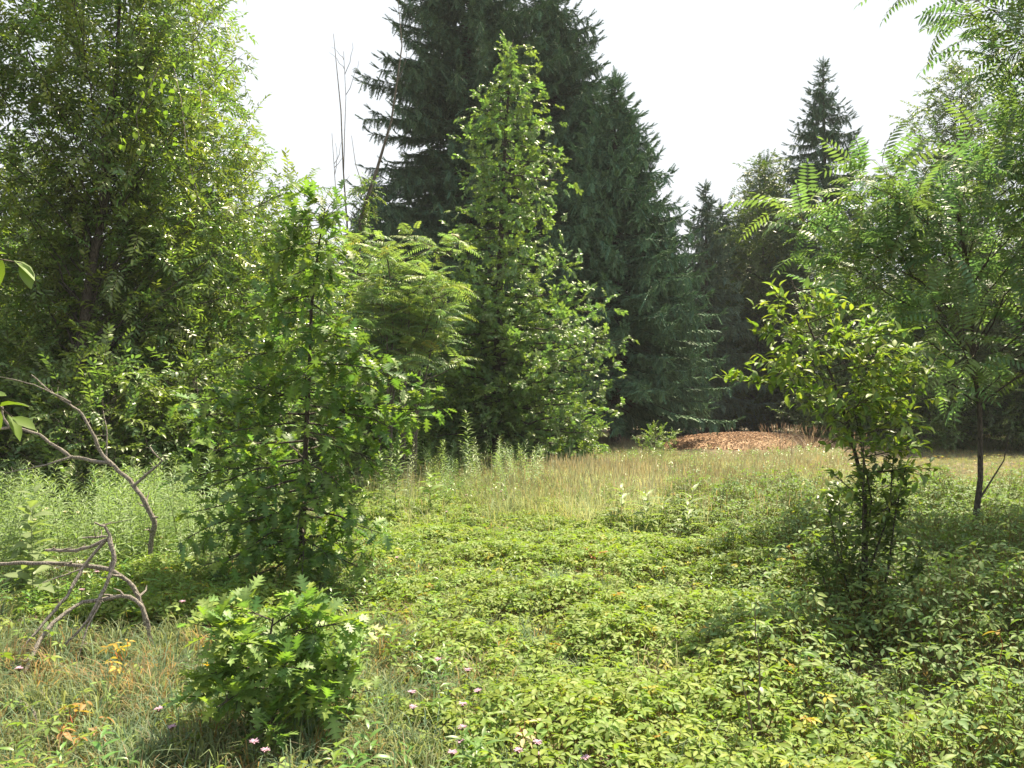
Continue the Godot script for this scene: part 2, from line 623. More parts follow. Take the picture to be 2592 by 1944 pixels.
func meshes() -> void:
	for k in 3:
		L["cherry%d" % k] = twig_spray(15, 0.46, 0.11, LANCE, Color(0.185, 0.265, 0.075), 0.15, 20 + k)
		L["oakspray%d" % k] = twig_spray(12, 0.26, 0.115, OAK, Color(0.18, 0.275, 0.1), 0.1, 30 + k, 0.8)
		L["bushspray%d" % k] = twig_spray(14, 0.34, 0.08, OVAL, Color(0.145, 0.22, 0.075), 0.15, 40 + k)
		L["sumac%d" % k] = pinnate(10, 0.5, 0.125, NARROW, Color(0.22, 0.31, 0.14), 0.5, 50 + k)
		L["heaven%d" % k] = pinnate(9, 0.5, 0.13, NARROW, Color(0.155, 0.245, 0.125), 0.4, 60 + k)
		L["creeper%d" % k] = palmate(5, 0.047, OVAL, Color(0.21, 0.29, 0.065), 0.13, 70 + k)
		L["bramble%d" % k] = palmate(3, 0.062, OVAL, Color(0.165, 0.245, 0.085), 0.13, 80 + k)
		L["tuft%d" % k] = grass_tuft(18, 0.34, 0.32, 0.0035, Color(0.26, 0.33, 0.12), Color(0.43, 0.45, 0.23), 90 + k, 2, Color(0.42, 0.38, 0.24))
		L["dry%d" % k] = grass_tuft(16, 0.4, 0.28, 0.003, Color(0.33, 0.36, 0.15), Color(0.46, 0.47, 0.28), 100 + k, 4, Color(0.45, 0.40, 0.28))
		L["short%d" % k] = grass_tuft(20, 0.16, 0.16, 0.003, Color(0.18, 0.24, 0.09), Color(0.33, 0.32, 0.18), 110 + k)
		L["golden%d" % k] = weed(0.85, 60, 0.085, THIN, Color(0.25, 0.34, 0.17), 120 + k)
		L["forb%d" % k] = weed(0.34, 16, 0.085, NARROW, Color(0.15, 0.25, 0.05), 130 + k, 0.4)
	for k in 2:
		L["spruce%d" % k] = needle_spray(0.52, 15, 0.17, 0.016, Color(0.075, 0.14, 0.088), 140 + k)
		L["spruce%d" % (k + 2)] = needle_spray(0.42, 13, 0.15, 0.017, Color(0.1, 0.15, 0.12), 150 + k)
	for k in 4:
		var g := Geo.new()
		var col: Color = [Color(0.16, 0.26, 0.085), Color(0.195, 0.3, 0.085), Color(0.135, 0.22, 0.085), Color(0.22, 0.31, 0.085)][k]
		g.leaf(Transform3D(), 1.0, OAK, 0.12 + 0.1 * k, 0.1 + 0.12 * k, col, col * 1.35)
		L["oak%d" % k] = g.mesh()
		g = Geo.new()
		col = [Color(0.17, 0.25, 0.06), Color(0.21, 0.29, 0.065), Color(0.15, 0.23, 0.06), Color(0.24, 0.3, 0.075)][k]
		g.leaf(Transform3D(), 1.0, OVAL, 0.25 + 0.12 * k, 0.15 + 0.12 * k, col, col * 1.2)
		L["oval%d" % k] = g.mesh()
		g = Geo.new()
		g.leaf(Transform3D(), 1.0, HEART, 0.08 * k, 0.1 * k, Color(0.22, 0.34, 0.05), Color(0.26, 0.36, 0.08))
		L["heart%d" % k] = g.mesh()

# ------------------------------------------------------------------ the ground
func ground() -> void:
	var g := Geo.new()
	var xs := []
	var t := -1.0
	var n := 150
	for i in n + 1:
		var u := lerpf(-1.0, 1.0, float(i) / n)
		xs.append(u * 20.0 + signf(u) * pow(absf(u), 6.0) * 280.0)
	for i in n + 1:
		for j in n + 1:
			var x: float = xs[i]
			var z: float = xs[j] - 12.0
			g.vert(Vector3(x, gh(x, z), z), Color.WHITE)
	for i in n:
		for j in n:
			var a := i * (n + 1) + j
			var b := a + n + 1
			g.tri(a, b, a + 1)
			g.tri(b, b + 1, a + 1)
	var m := StandardMaterial3D.new()
	var ns := FastNoiseLite.new()
	ns.seed = 3
	ns.frequency = 0.012
	ns.fractal_octaves = 6
	var gr := Gradient.new()
	gr.offsets = PackedFloat32Array([0.2, 0.4, 0.52, 0.66, 0.85])
	gr.colors = PackedColorArray([Color(0.035, 0.026, 0.017).linear_to_srgb(), Color(0.09, 0.065, 0.04).linear_to_srgb(), Color(0.12, 0.1, 0.05).linear_to_srgb(), Color(0.2, 0.15, 0.085).linear_to_srgb(), Color(0.1, 0.12, 0.04).linear_to_srgb()])
	var tx := NoiseTexture2D.new()
	tx.width = 1024
	tx.height = 1024
	tx.seamless = true
	tx.noise = ns
	tx.color_ramp = gr
	m.albedo_texture = tx
	m.uv1_triplanar = true
	m.uv1_world_triplanar = true
	m.uv1_scale = Vector3.ONE * 0.35
	m.roughness = 0.95
	var nn := NoiseTexture2D.new()
	nn.width = 512
	nn.height = 512
	nn.seamless = true
	nn.noise = ns
	nn.as_normal_map = true
	nn.bump_strength = 12.0
	m.normal_enabled = true
	m.normal_texture = nn
	var o := part("ground", g.mesh(), m, self)
	tag(o, "earth of the clearing under grass, creeper and weeds", "ground", "", "structure")

# ------------------------------------------------------------------ spruces and trees at the back
func background_trees() -> void:
	spruce("tallest dark spruce left of centre, its top past the upper edge", -1.53, -30, 19.6, [[0.6, 4.8], [4.0, 4.7], [9.0, 4.3], [13.0, 3.7], [16.5, 2.4], [19.6, 0.3]], 201, 0.95, 0, 760)
	spruce("dark spruce with a narrow top right behind the pin oak", 1.35, -31.5, 17.6, [[0.6, 4.4], [6.0, 4.0], [12.0, 3.2], [16.0, 1.9], [17.6, 0.4]], 202, 1.0, 0, 600)
	spruce("olive green spruce sloping down to the right of the pin oak", 3.45, -27.5, 12.4, [[0.3, 4.2], [4.4, 3.6], [8.5, 2.2], [12.4, 0.15]], 203, 1.3, 0, 520)
	spruce("blue grey spruce with a thin bare stem beside the mulch pile", 7.8, -33, 10.2, [[0.4, 2.6], [4.0, 2.2], [7.5, 1.2], [10.2, 0.1]], 204, 1.15, 1, 200)
	spruce("tall pointed spruce rising over the trees on the right", 13.7, -36, 16.4, [[0.4, 4.6], [6.0, 3.6], [11.0, 2.3], [16.4, 0.15]], 205, 1.0, 0, 280)
	spruce("dark low spruce behind the orange mulch pile", 10.2, -37.5, 9.0, [[0.2, 3.8], [4.0, 3.0], [9.0, 0.3]], 206, 0.8, 0, 260)
	spruce("small spruce with low spreading boughs at the meadow edge", 5.7, -32.0, 8.6, [[0.9, 2.5], [3.0, 2.8], [6.0, 1.5], [8.6, 0.2]], 207, 0.95, 0, 330)
	spruce("spruce seen dark between the pin oak and the sumac", -5.6, -33, 10.5, [[0.2, 4.0], [5.0, 2.8], [10.5, 0.2]], 208, 0.75, 0, 260)
	spruce("dark spruce behind the dry brush on the right", 15.5, -31, 7.6, [[0.2, 3.6], [3.5, 2.9], [7.6, 0.2]], 209, 0.85, 0, 260)
	spruce("dim spruce farthest back between two bigger ones", 6.6, -40, 9.4, [[0.2, 4.4], [5.0, 3.2], [9.4, 0.3]], 210, 0.8, 0, 260)
	spruce("dim spruce filling the gap behind the blue grey spruce", 9.4, -37.0, 10.4, [[0.2, 4.0], [5.0, 3.0], [8.5, 1.4], [10.4, 0.2]], 212, 0.9, 0, 300)
	spruce("dim broad spruce between the leafy tree and the tall pointed spruce", 12.6, -41.0, 13.6, [[0.2, 4.6], [6.0, 3.6], [10.5, 1.9], [13.6, 0.2]], 213, 0.95, 0, 320)
	spruce("dim spruce farthest back at the right end of the row", 20.5, -37, 9.5, [[0.2, 4.2], [5.0, 3.2], [9.5, 0.3]], 211, 0.75, 0, 240)
	var spec := [
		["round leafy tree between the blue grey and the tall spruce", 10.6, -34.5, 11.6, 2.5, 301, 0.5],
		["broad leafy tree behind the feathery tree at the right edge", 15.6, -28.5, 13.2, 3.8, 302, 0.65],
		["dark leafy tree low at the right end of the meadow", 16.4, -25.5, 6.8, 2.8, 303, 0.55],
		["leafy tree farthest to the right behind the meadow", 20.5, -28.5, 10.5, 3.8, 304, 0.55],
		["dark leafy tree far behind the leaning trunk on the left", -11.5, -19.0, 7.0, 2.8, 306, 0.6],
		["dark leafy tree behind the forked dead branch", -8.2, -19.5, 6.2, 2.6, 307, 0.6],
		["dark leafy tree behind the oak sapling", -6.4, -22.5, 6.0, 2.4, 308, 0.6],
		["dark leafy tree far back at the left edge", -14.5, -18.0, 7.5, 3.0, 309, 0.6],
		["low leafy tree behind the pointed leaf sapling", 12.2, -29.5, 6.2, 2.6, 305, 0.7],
	]
	for s in spec:
		var h: float = s[3]
		var w: float = s[4]
		var root := thing("leafy_tree", s[0], "tree", Vector3(s[1], gh(s[1], s[2]), s[2]), "leafy trees at the back of the clearing")
		var trunk := pv([Vector3(0, -0.2, 0), Vector3(0.1, h * 0.3, 0.05), Vector3(-0.05, h * 0.65, 0), Vector3(0.05, h * 0.96, 0.05)])
		var r := rng(s[5])
		var env := [[0.5, w * 0.8, w * 0.8], [h * 0.35, w, w], [h * 0.65, w * 0.85, w * 0.85], [h * 0.9, w * 0.4, w * 0.4], [h, 0.2, 0.2]]
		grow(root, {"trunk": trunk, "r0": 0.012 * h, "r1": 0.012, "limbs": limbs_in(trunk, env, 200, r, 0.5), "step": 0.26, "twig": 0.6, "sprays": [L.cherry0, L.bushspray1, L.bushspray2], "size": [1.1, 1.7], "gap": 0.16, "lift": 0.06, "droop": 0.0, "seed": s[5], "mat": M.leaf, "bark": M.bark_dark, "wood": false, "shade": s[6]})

# ------------------------------------------------------------------ pin oak, sumac, snag, tree on the right
func middle_trees() -> void:
	var r := rng(400)
	var x := -0.38
	var z := -17.5
	var root := thing("pin_oak", "tall pin oak with a straight stem in the middle of the clearing", "oak tree", Vector3(x, gh(x, z), z))
	var trunk := pv([Vector3(0, -0.2, 0), Vector3(0.03, 1.6, 0), Vector3(0.1, 3.5, 0), Vector3(0.14, 5.0, 0.03), Vector3(0.2, 6.6, 0), Vector3(0.3, 8.2, 0.02), Vector3(0.4, 9.35, 0)])
	var env := [[0.4, 1.7, 2.0], [1.3, 2.1, 2.8], [2.1, 2.1, 3.4], [3.4, 1.7, 2.8], [4.4, 1.0, 1.8], [5.2, 1.3, 1.8], [5.9, 1.0, 1.6], [6.6, 1.2, 1.5], [7.2, 0.9, 1.2], [7.7, 1.0, 1.2], [8.4, 0.3, 0.45], [9.2, 0.05, 0.1]]
	var boughs := limbs_in(trunk, env, 120, r, 0.15, 0.6)
	boughs.append_array(limbs_in(trunk, [[0.2, 1.6, 1.9], [1.3, 2.2, 2.7], [2.2, 2.1, 3.3], [3.6, 1.5, 2.4]], 70, r, 0.1, 0.65))
	grow(root, {"trunk": trunk, "r0": 0.13, "r1": 0.012, "limbs": boughs, "step": 0.11, "twig": 0.36, "sprays": [L.oakspray0, L.oakspray1, L.oakspray2], "size": [0.6, 1.0], "gap": 0.12, "lift": -0.04, "droop": 0.22, "mess": 0.8, "bare": 0.12, "seed": 401, "mat": M.leaf, "bark": M.bark_dark, "spread": 0.3})

	root = thing("sumac", "sumac with a dome of feathered leaves left of the pin oak", "sumac", Vector3(-1.95, gh(-1.95, -14), -14))
	var where := [[], [], []]
	var crown := Vector3(0, 3.2, 0)
	for k in 9:
		var a := k * 2.4
		var top := Vector3(cos(a) * r.randf_range(0.2, 0.9), 3.2 + r.randf_range(0.1, 1.15), sin(a) * r.randf_range(0.2, 0.9))
		var foot := Vector3(cos(a) * 0.25, -0.1, sin(a) * 0.25)
		var g := Geo.new()
		var p := bez(foot, foot.lerp(top, 0.6) + Vector3(-cos(a), 0, -sin(a)) * 0.25, top, 8, 0.03, r)
		g.tube(p, taper(0.028, 0.009, 9), 6, Color.WHITE, 0.06, k)
		for q in 8:
			var t := 0.55 + 0.45 * q / 7.0
			var at := along(p, t)
			var d := Vector3(cos(q * 2.4 + k), 0.45, sin(q * 2.4 + k)).normalized()
			var en := at + d * r.randf_range(0.25, 0.7)
			g.tube(pv([at, at.lerp(en, 0.5) + Vector3(0, -0.03, 0), en]), PackedFloat32Array([0.011, 0.009, 0.006]), 4, Color.WHITE)
			for j in 12:
				var b := j * 2.4 + q
				where[r.randi() % 3].append(aim(en + rand_dir(r) * 0.12, Vector3(cos(b), r.randf_range(-0.2, 0.8), sin(b)), r.randf_range(-0.5, 0.5), r.randf_range(0.55, 1.0)))
		part("stem", g.mesh(), M.bark_grey, root)
	for k in 3:
		var cols := []
		for q in where[k]:
			var c := tint(r, 0.2, 0.15)
			cols.append(c if r.randf() > 0.025 else Color(c.r * 1.7, c.g * 1.15, c.b))
		scatter("foliage", L["sumac%d" % k], M.dull, where[k], cols, root)

	# dead stems with a leafy vine, in front of the tallest spruce
	root = thing("dead_snag", "leaning dead tree stem overgrown with a vine beside the spruces", "dead tree", Vector3(-3.85, 0, -20))
	var bare := [
		[[Vector3(0, -0.2, 0), Vector3(0.05, 3.0, 0), Vector3(0.15, 6.0, 0), Vector3(0.55, 7.2, 0), Vector3(0.9, 8.4, 0), Vector3(1.17, 10.2, 0.1), Vector3(1.05, 11.6, 0.1)], 0.07],
		[[Vector3(0.02, 3.2, 0), Vector3(-0.12, 5.4, 0.1), Vector3(-0.25, 7.2, 0.1), Vector3(-0.3, 8.6, 0.15), Vector3(-0.42, 9.7, 0.1), Vector3(-0.5, 10.5, 0.1)], 0.028],
		[[Vector3(-0.24, 7.0, 0.1), Vector3(-0.2, 8.0, 0.2), Vector3(-0.17, 8.9, 0.2), Vector3(-0.22, 10.0, 0.25)], 0.012],
		[[Vector3(-0.1, 4.6, 0.1), Vector3(-0.42, 6.2, 0.0), Vector3(-0.5, 7.4, 0.0), Vector3(-0.55, 8.1, 0.0)], 0.014],
		[[Vector3(-0.1, 4.2, 0.1), Vector3(-0.36, 5.3, 0.0), Vector3(-0.5, 5.6, 0.1)], 0.01],
		[[Vector3(1.05, 9.3, 0.05), Vector3(1.25, 9.8, 0.1), Vector3(1.3, 10.1, 0.1)], 0.012],
		[[Vector3(0.3, 6.5, 0), Vector3(0.05, 7.3, 0.1), Vector3(-0.05, 8.0, 0.1)], 0.012],
		[[Vector3(0.15, 4.0, 0), Vector3(0.55, 4.5, 0.2), Vector3(0.95, 4.6, 0.3)], 0.012],
	]
	for b in bare:
		var g := Geo.new()
		var pts := pv(b[0])
		g.tube(pts, taper(b[1], 0.005, pts.size()), 5, Color.WHITE, 0.1, 7)
		part("trunk" if b[1] > 0.05 else "branch", g.mesh(), M.bark_grey, root)
	for q in 14:
		var from: Vector3 = bare[1 + q % 4][0][1 + q % 2]
		from = from.lerp(bare[1 + q % 4][0][2 + q % 2] if bare[1 + q % 4][0].size() > 3 else from, r.randf())
		var to := from + Vector3(r.randf_range(-0.35, 0.35), r.randf_range(0.2, 0.9), r.randf_range(-0.3, 0.3))
		var g := Geo.new()
		var pts := bez(from, from.lerp(to, 0.5) + Vector3(0.06, 0, 0), to, 5, 0.025, r)
		g.tube(pts, taper(0.008, 0.003, 6), 4, Color.WHITE)
		part("twig", g.mesh(), M.bark_grey, root)
	where = []
	var cols := []
	for k in 260:
		var h := r.randf_range(2.2, 6.9)
		var p := Vector3(0.1 + 0.25 * maxf(h - 6.0, 0), h, 0) + rand_dir(r) * r.randf_range(0.05, 0.5 - 0.03 * h)
		where.append(aim(p, Vector3(r.randf_range(-1, 1), r.randf_range(-0.9, 0.6), r.randf_range(-1, 1)), r.randf_range(-0.6, 0.6), r.randf_range(0.8, 1.4)))
		cols.append(tint(r, 0.25, 0.2))
	scatter("vine", L.bushspray0, M.leaf, where, cols, root)

	# feathery tree on the right
	root = thing("feathery_tree", "slender tree with long feathered leaves at the right edge of the clearing", "tree", Vector3(5.05, gh(5.05, -9), -9))
	trunk = pv([Vector3(0, -0.2, 0), Vector3(0.0, 0.3, 0), Vector3(0.06, 0.75, 0), Vector3(0.06, 1.4, 0), Vector3(0.0, 2.1, 0), Vector3(-0.04, 3.0, 0), Vector3(-0.17, 3.6, 0.03), Vector3(-0.3, 3.8, 0.05), Vector3(-0.42, 4.1, 0.1)])
	var limbs := []
	for tip in [[0.5, -1.1, 3.3, 0.3], [0.55, -2.2, 3.55, 0.5], [0.62, -1.7, 3.75, -0.2], [0.66, -1.5, 3.7, 0.9], [0.45, -1.45, 2.95, -0.5], [0.7, -1.3, 3.9, 0.3], [0.45, 0.9, 3.0, 0.6], [0.5, 1.3, 3.7, -0.4],
			[0.6, 0.8, 4.2, 0.6], [0.6, 1.2, 4.9, 0.4], [0.7, 0.7, 5.4, 0.5], [0.8, 0.3, 4.2, 0.8], [0.75, -0.9, 3.7, -0.5], [0.4, 0.7, 2.3, 0.8], [0.42, -0.7, 2.5, 0.7], [0.4, -0.9, 2.35, -0.4],
			[0.38, 0.5, 1.9, -0.5], [0.55, 0.2, 3.5, 1.0], [0.9, -0.9, 4.0, 0.2], [0.65, 0.3, 4.4, -0.9], [0.7, 1.6, 5.4, 0.9], [0.7, 1.5, 5.8, 0.2], [0.75, -0.5, 3.9, 0.9], [0.5, 1.6, 4.5, 0.3], [0.5, -1.8, 3.2, 0.2], [0.6, -1.2, 3.9, 0.6], [0.55, -0.6, 3.3, 0.9], [0.5, 0.6, 3.1, -0.6], [0.65, -0.2, 4.0, 0.8], [0.42, 1.0, 2.5, 0.2]]:
		limbs.append([tip[0], Vector3(tip[1], tip[2], tip[3])])
	grow(root, {"trunk": trunk, "r0": 0.04, "r1": 0.008, "limbs": limbs, "step": 0.1, "twig": 0.4, "sprays": [L.heaven0, L.heaven1, L.heaven2], "size": [0.65, 1.15], "gap": 0.11, "lift": 0.08, "droop": 0.05, "seed": 410, "mat": M.dull, "bark": M.bark_dark, "mess": 0.9, "bare": 0.3})
	var outer := thing("feathery_tree", "second feathery tree whose boughs hang in from beyond the upper right corner", "tree", Vector3(6.1, gh(6.1, -7.6), -7.6))
	limbs = []
	for tip in [[0.6, -1.2, 4.7, 0.2], [0.7, -1.6, 5.0, -0.3], [0.75, -1.9, 5.3, 0.1], [0.8, -1.5, 5.7, 0.3], [0.85, -1.0, 6.0, 0.0], [0.6, -0.7, 4.4, 0.6], [0.55, -1.0, 3.9, 0.3], [0.5, -0.8, 3.4, -0.4], [0.45, -0.9, 3.0, 0.5], [0.7, -0.6, 5.2, -0.7], [0.65, 0.5, 4.6, 0.6], [0.6, 0.8, 4.2, -0.3], [0.4, -0.7, 2.6, 0.1],
			[0.8, -2.2, 5.6, -0.2], [0.9, -1.8, 6.1, 0.3], [0.85, 0.5, 5.5, 0.2], [0.35, -0.6, 2.2, -0.5], [0.5, -0.4, 3.2, 0.9], [0.6, -0.3, 4.2, 1.0], [0.45, 0.6, 3.0, 0.6], [0.5, 0.3, 3.5, 1.1]]:
		limbs.append([tip[0], Vector3(tip[1], tip[2], tip[3])])
	grow(outer, {"trunk": pv([Vector3(0, -0.2, 0), Vector3(0.05, 1.5, 0), Vector3(-0.05, 3.0, 0), Vector3(-0.1, 5.2, 0.05)]), "r0": 0.05, "r1": 0.01, "limbs": limbs, "step": 0.1, "twig": 0.4, "sprays": [L.heaven0, L.heaven1, L.heaven2], "size": [0.55, 1.0], "gap": 0.1, "lift": 0.08, "droop": 0.0, "seed": 415, "mat": M.dull, "bark": M.bark_dark, "mess": 0.9, "bare": 0.3, "shade": 0.85})
	var side := Geo.new()
	side.tube(pv([Vector3(0.03, 0.5, 0), Vector3(0.16, 0.72, 0.02), Vector3(0.3, 0.95, 0.03), Vector3(0.36, 1.3, 0.04)]), PackedFloat32Array([0.014, 0.01, 0.007, 0.003]), 5, Color.WHITE)
	part("side_stem", side.mesh(), M.bark_dark, root)

# ------------------------------------------------------------------ the leafy wall on the left
func left_trees() -> void:
	var spec := [
		["tall glossy tree with a dark leaning trunk on the left", [Vector3(-6.6, 0, -12), Vector3(-6.45, 1.2, -12), Vector3(-6.3, 2.3, -12), Vector3(-6.15, 3.4, -11.95), Vector3(-5.95, 4.6, -12), Vector3(-5.8, 6.4, -12), Vector3(-5.7, 9.8, -12)], 0.135, [[0.7, 1.6, 1.6], [3.0, 2.2, 2.2], [5.5, 2.6, 2.3], [8.0, 2.4, 1.7], [10.0, 0.8, 0.8]], 150],
		["tall glossy tree past the left edge with shaded boughs", [Vector3(-8.3, 0, -10.5), Vector3(-8.0, 2.0, -10.5), Vector3(-7.7, 4.2, -10.4), Vector3(-7.5, 9.2, -10.5)], 0.1, [[1.0, 1.6, 1.0], [4.0, 2.2, 1.1], [6.0, 2.2, 1.6], [9.6, 0.9, 0.9]], 110],
		["glossy tree behind the leaning trunk with shoots against the sky", [Vector3(-6.0, 0, -14.5), Vector3(-5.8, 2.5, -14.5), Vector3(-5.7, 5.0, -14.5), Vector3(-5.65, 8.3, -14.5)], 0.08, [[0.8, 1.4, 1.4], [3.0, 1.8, 1.7], [5.5, 1.9, 1.5], [7.4, 1.5, 1.05], [8.5, 0.3, 0.3]], 120],
		["shorter glossy tree between the tall trees and the oak sapling", [Vector3(-5.3, 0, -16), Vector3(-5.25, 2.5, -16), Vector3(-5.2, 6.2, -16)], 0.06, [[0.6, 1.3, 1.3], [2.5, 1.6, 1.6], [4.5, 1.4, 1.2], [6.0, 0.5, 0.5], [6.4, 0.1, 0.1]], 90],
		["low glossy tree at the right end of the leafy row", [Vector3(-4.6, 0, -18), Vector3(-4.55, 2.5, -18), Vector3(-4.5, 5.6, -18)], 0.05, [[0.5, 1.4, 1.4], [2.5, 1.5, 1.4], [4.4, 1.1, 0.9], [5.7, 0.2, 0.2]], 80],
		["bushy tree low behind the goldenrod at far left", [Vector3(-9.0, 0, -13.5), Vector3(-9.0, 2.0, -13.5), Vector3(-9.0, 4.2, -13.5)], 0.05, [[0.4, 1.8, 1.8], [2.0, 1.9, 1.9], [4.4, 0.6, 0.6]], 80],
	]
	var k := 0
	for s in spec:
		var foot: Vector3 = s[1][0]
		var root := thing("glossy_tree", s[0], "tree", Vector3(foot.x, gh(foot.x, foot.z), foot.z), "glossy trees on the left")
		var trunk := PackedVector3Array()
		for p in s[1]:
			trunk.append(p - foot + (Vector3(0, -0.2, 0) if p == foot else Vector3.ZERO))
		var r := rng(500 + k)
		grow(root, {"trunk": trunk, "r0": s[2], "r1": 0.012, "limbs": behind(limbs_in(trunk, s[3], int(s[4] * 1.15), r, 0.28, 0.45), 0.9 if k == 0 else 0.0), "step": 0.18, "twig": 0.5, "sprays": [L.cherry0, L.cherry1, L.cherry2], "size": [0.75, 1.2], "gap": 0.14, "lift": 0.05, "droop": -0.05, "seed": 510 + k, "thick": 0.2, "mat": M.gloss, "bark": M.bark_dark, "spread": 0.28, "warm": 0.2, "mess": 0.95})
		k += 1
	# low shrubs under and between them
	var bush := [["leafy bush at the foot of the leaning trunk", -5.6, -11.2, 2.2, 1.3], ["leafy bush behind the forked dead branch", -4.6, -12.0, 2.0, 1.2], ["leafy bush behind the oak sapling", -3.6, -12.6, 2.3, 1.2], ["shaded leafy bush between sapling and sumac", -2.7, -15.2, 2.0, 1.2], ["leafy bush at the left edge behind the goldenrod", -7.2, -11.4, 2.4, 1.4], ["leafy bush under the low glossy tree", -4.2, -14.6, 2.6, 1.4], ["shaded leafy bush at the foot of the pin oak", -1.5, -18.2, 1.6, 1.3], ["leafy bush right of the foot of the pin oak", 0.9, -18.6, 1.3, 1.1], ["broad leafy bush behind the feathery tree at the meadow edge", 13.4, -26.5, 3.4, 2.0], ["leafy bush between pear sapling and feathery tree", 11.2, -28.0, 3.0, 1.8], ["dark leafy bush at the right edge behind the feathery tree", 16.0, -24.0, 3.6, 2.0]]
	for b in bush:
		var root := thing("leafy_bush", b[0], "bush", Vector3(b[1], gh(b[1], b[2]), b[2]), "leafy bushes under the trees")
		var h: float = b[3]
		var w: float = b[4]
		var trunk := pv([Vector3(0, -0.1, 0), Vector3(0.05, h * 0.5, 0), Vector3(0, h, 0)])
		var r := rng(540 + k)
		grow(root, {"trunk": trunk, "r0": 0.03, "r1": 0.006, "limbs": limbs_in(trunk, [[0.25, w, w], [h * 0.5, w, w], [h * 0.85, w * 0.6, w * 0.6], [h, 0.2, 0.2]], 70, r, 0.6), "step": 0.15, "twig": 0.35, "sprays": [L.bushspray0, L.bushspray1, L.cherry2], "size": [0.8, 1.3], "gap": 0.12, "lift": 0.08, "droop": 0.1, "seed": 550 + k, "mat": M.leaf, "bark": M.bark_grey})
		k += 1
	# a vine with large heart-shaped leaves hanging in front of the tall tree
	var vine := thing("grape_vine", "yellow green vine with large leaves hanging from the tall tree", "vine", Vector3(-4.0, 5.5, -10))
	var r := rng(570)
	var g := Geo.new()
	var where := [[], [], [], []]
	for line in [[Vector3(-0.3, 0.3, -0.4), Vector3(0.0, -0.3, 0.1), Vector3(0.1, -1.0, 0.15), Vector3(0.25, -1.6, 0.1)], [Vector3(0.1, 0.0, -0.2), Vector3(0.3, -0.5, 0.2), Vector3(0.45, -0.9, 0.2)], [Vector3(-0.3, 0.2, 0.0), Vector3(-0.5, -0.5, 0.2), Vector3(-0.45, -0.9, 0.2)]]:
		var p := pv(line)
		g.tube(p, taper(0.007, 0.003, p.size()), 4, Color.WHITE)
		for q in 45:
			var at := along(p, q / 44.0)
			where[r.randi() % 4].append(aim(at + rand_dir(r) * r.randf_range(0.05, 0.3), Vector3(r.randf_range(-1, 1), r.randf_range(-1.2, 0.0), r.randf_range(-0.5, 1)), r.randf_range(-0.6, 0.6), r.randf_range(0.045, 0.095)))
	part("stem", g.mesh(), M.bark_grey, vine)
	leaves_of(vine, where, [L.heart0, L.heart1, L.heart2, L.heart3], [M.leaf_tone0, M.leaf_tone1, M.leaf_tone2], 200, r)

# ------------------------------------------------------------------ saplings in front
func sapling(root: Node3D, trunk: PackedVector3Array, r0: float, limbs: Array, o: Dictionary) -> void:
	var d := {"trunk": trunk, "r0": r0, "r1": 0.004, "limbs": limbs, "step": 0.055, "twig": 0.24, "gap": 0.034, "lift": 0.06, "droop": 0.05, "bark": M.bark_dark, "mat": M.leaf, "keep": 1}
	d.merge(o, true)
	var where := grow(root, d)
	var tones := [M.leaf_tone0, M.leaf_tone1, M.leaf_tone2, M.leaf_tone3]
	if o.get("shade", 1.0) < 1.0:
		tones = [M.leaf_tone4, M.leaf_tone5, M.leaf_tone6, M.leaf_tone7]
	leaves_of(root, where, o.sprays, tones, 300, rng(o.seed + 7))

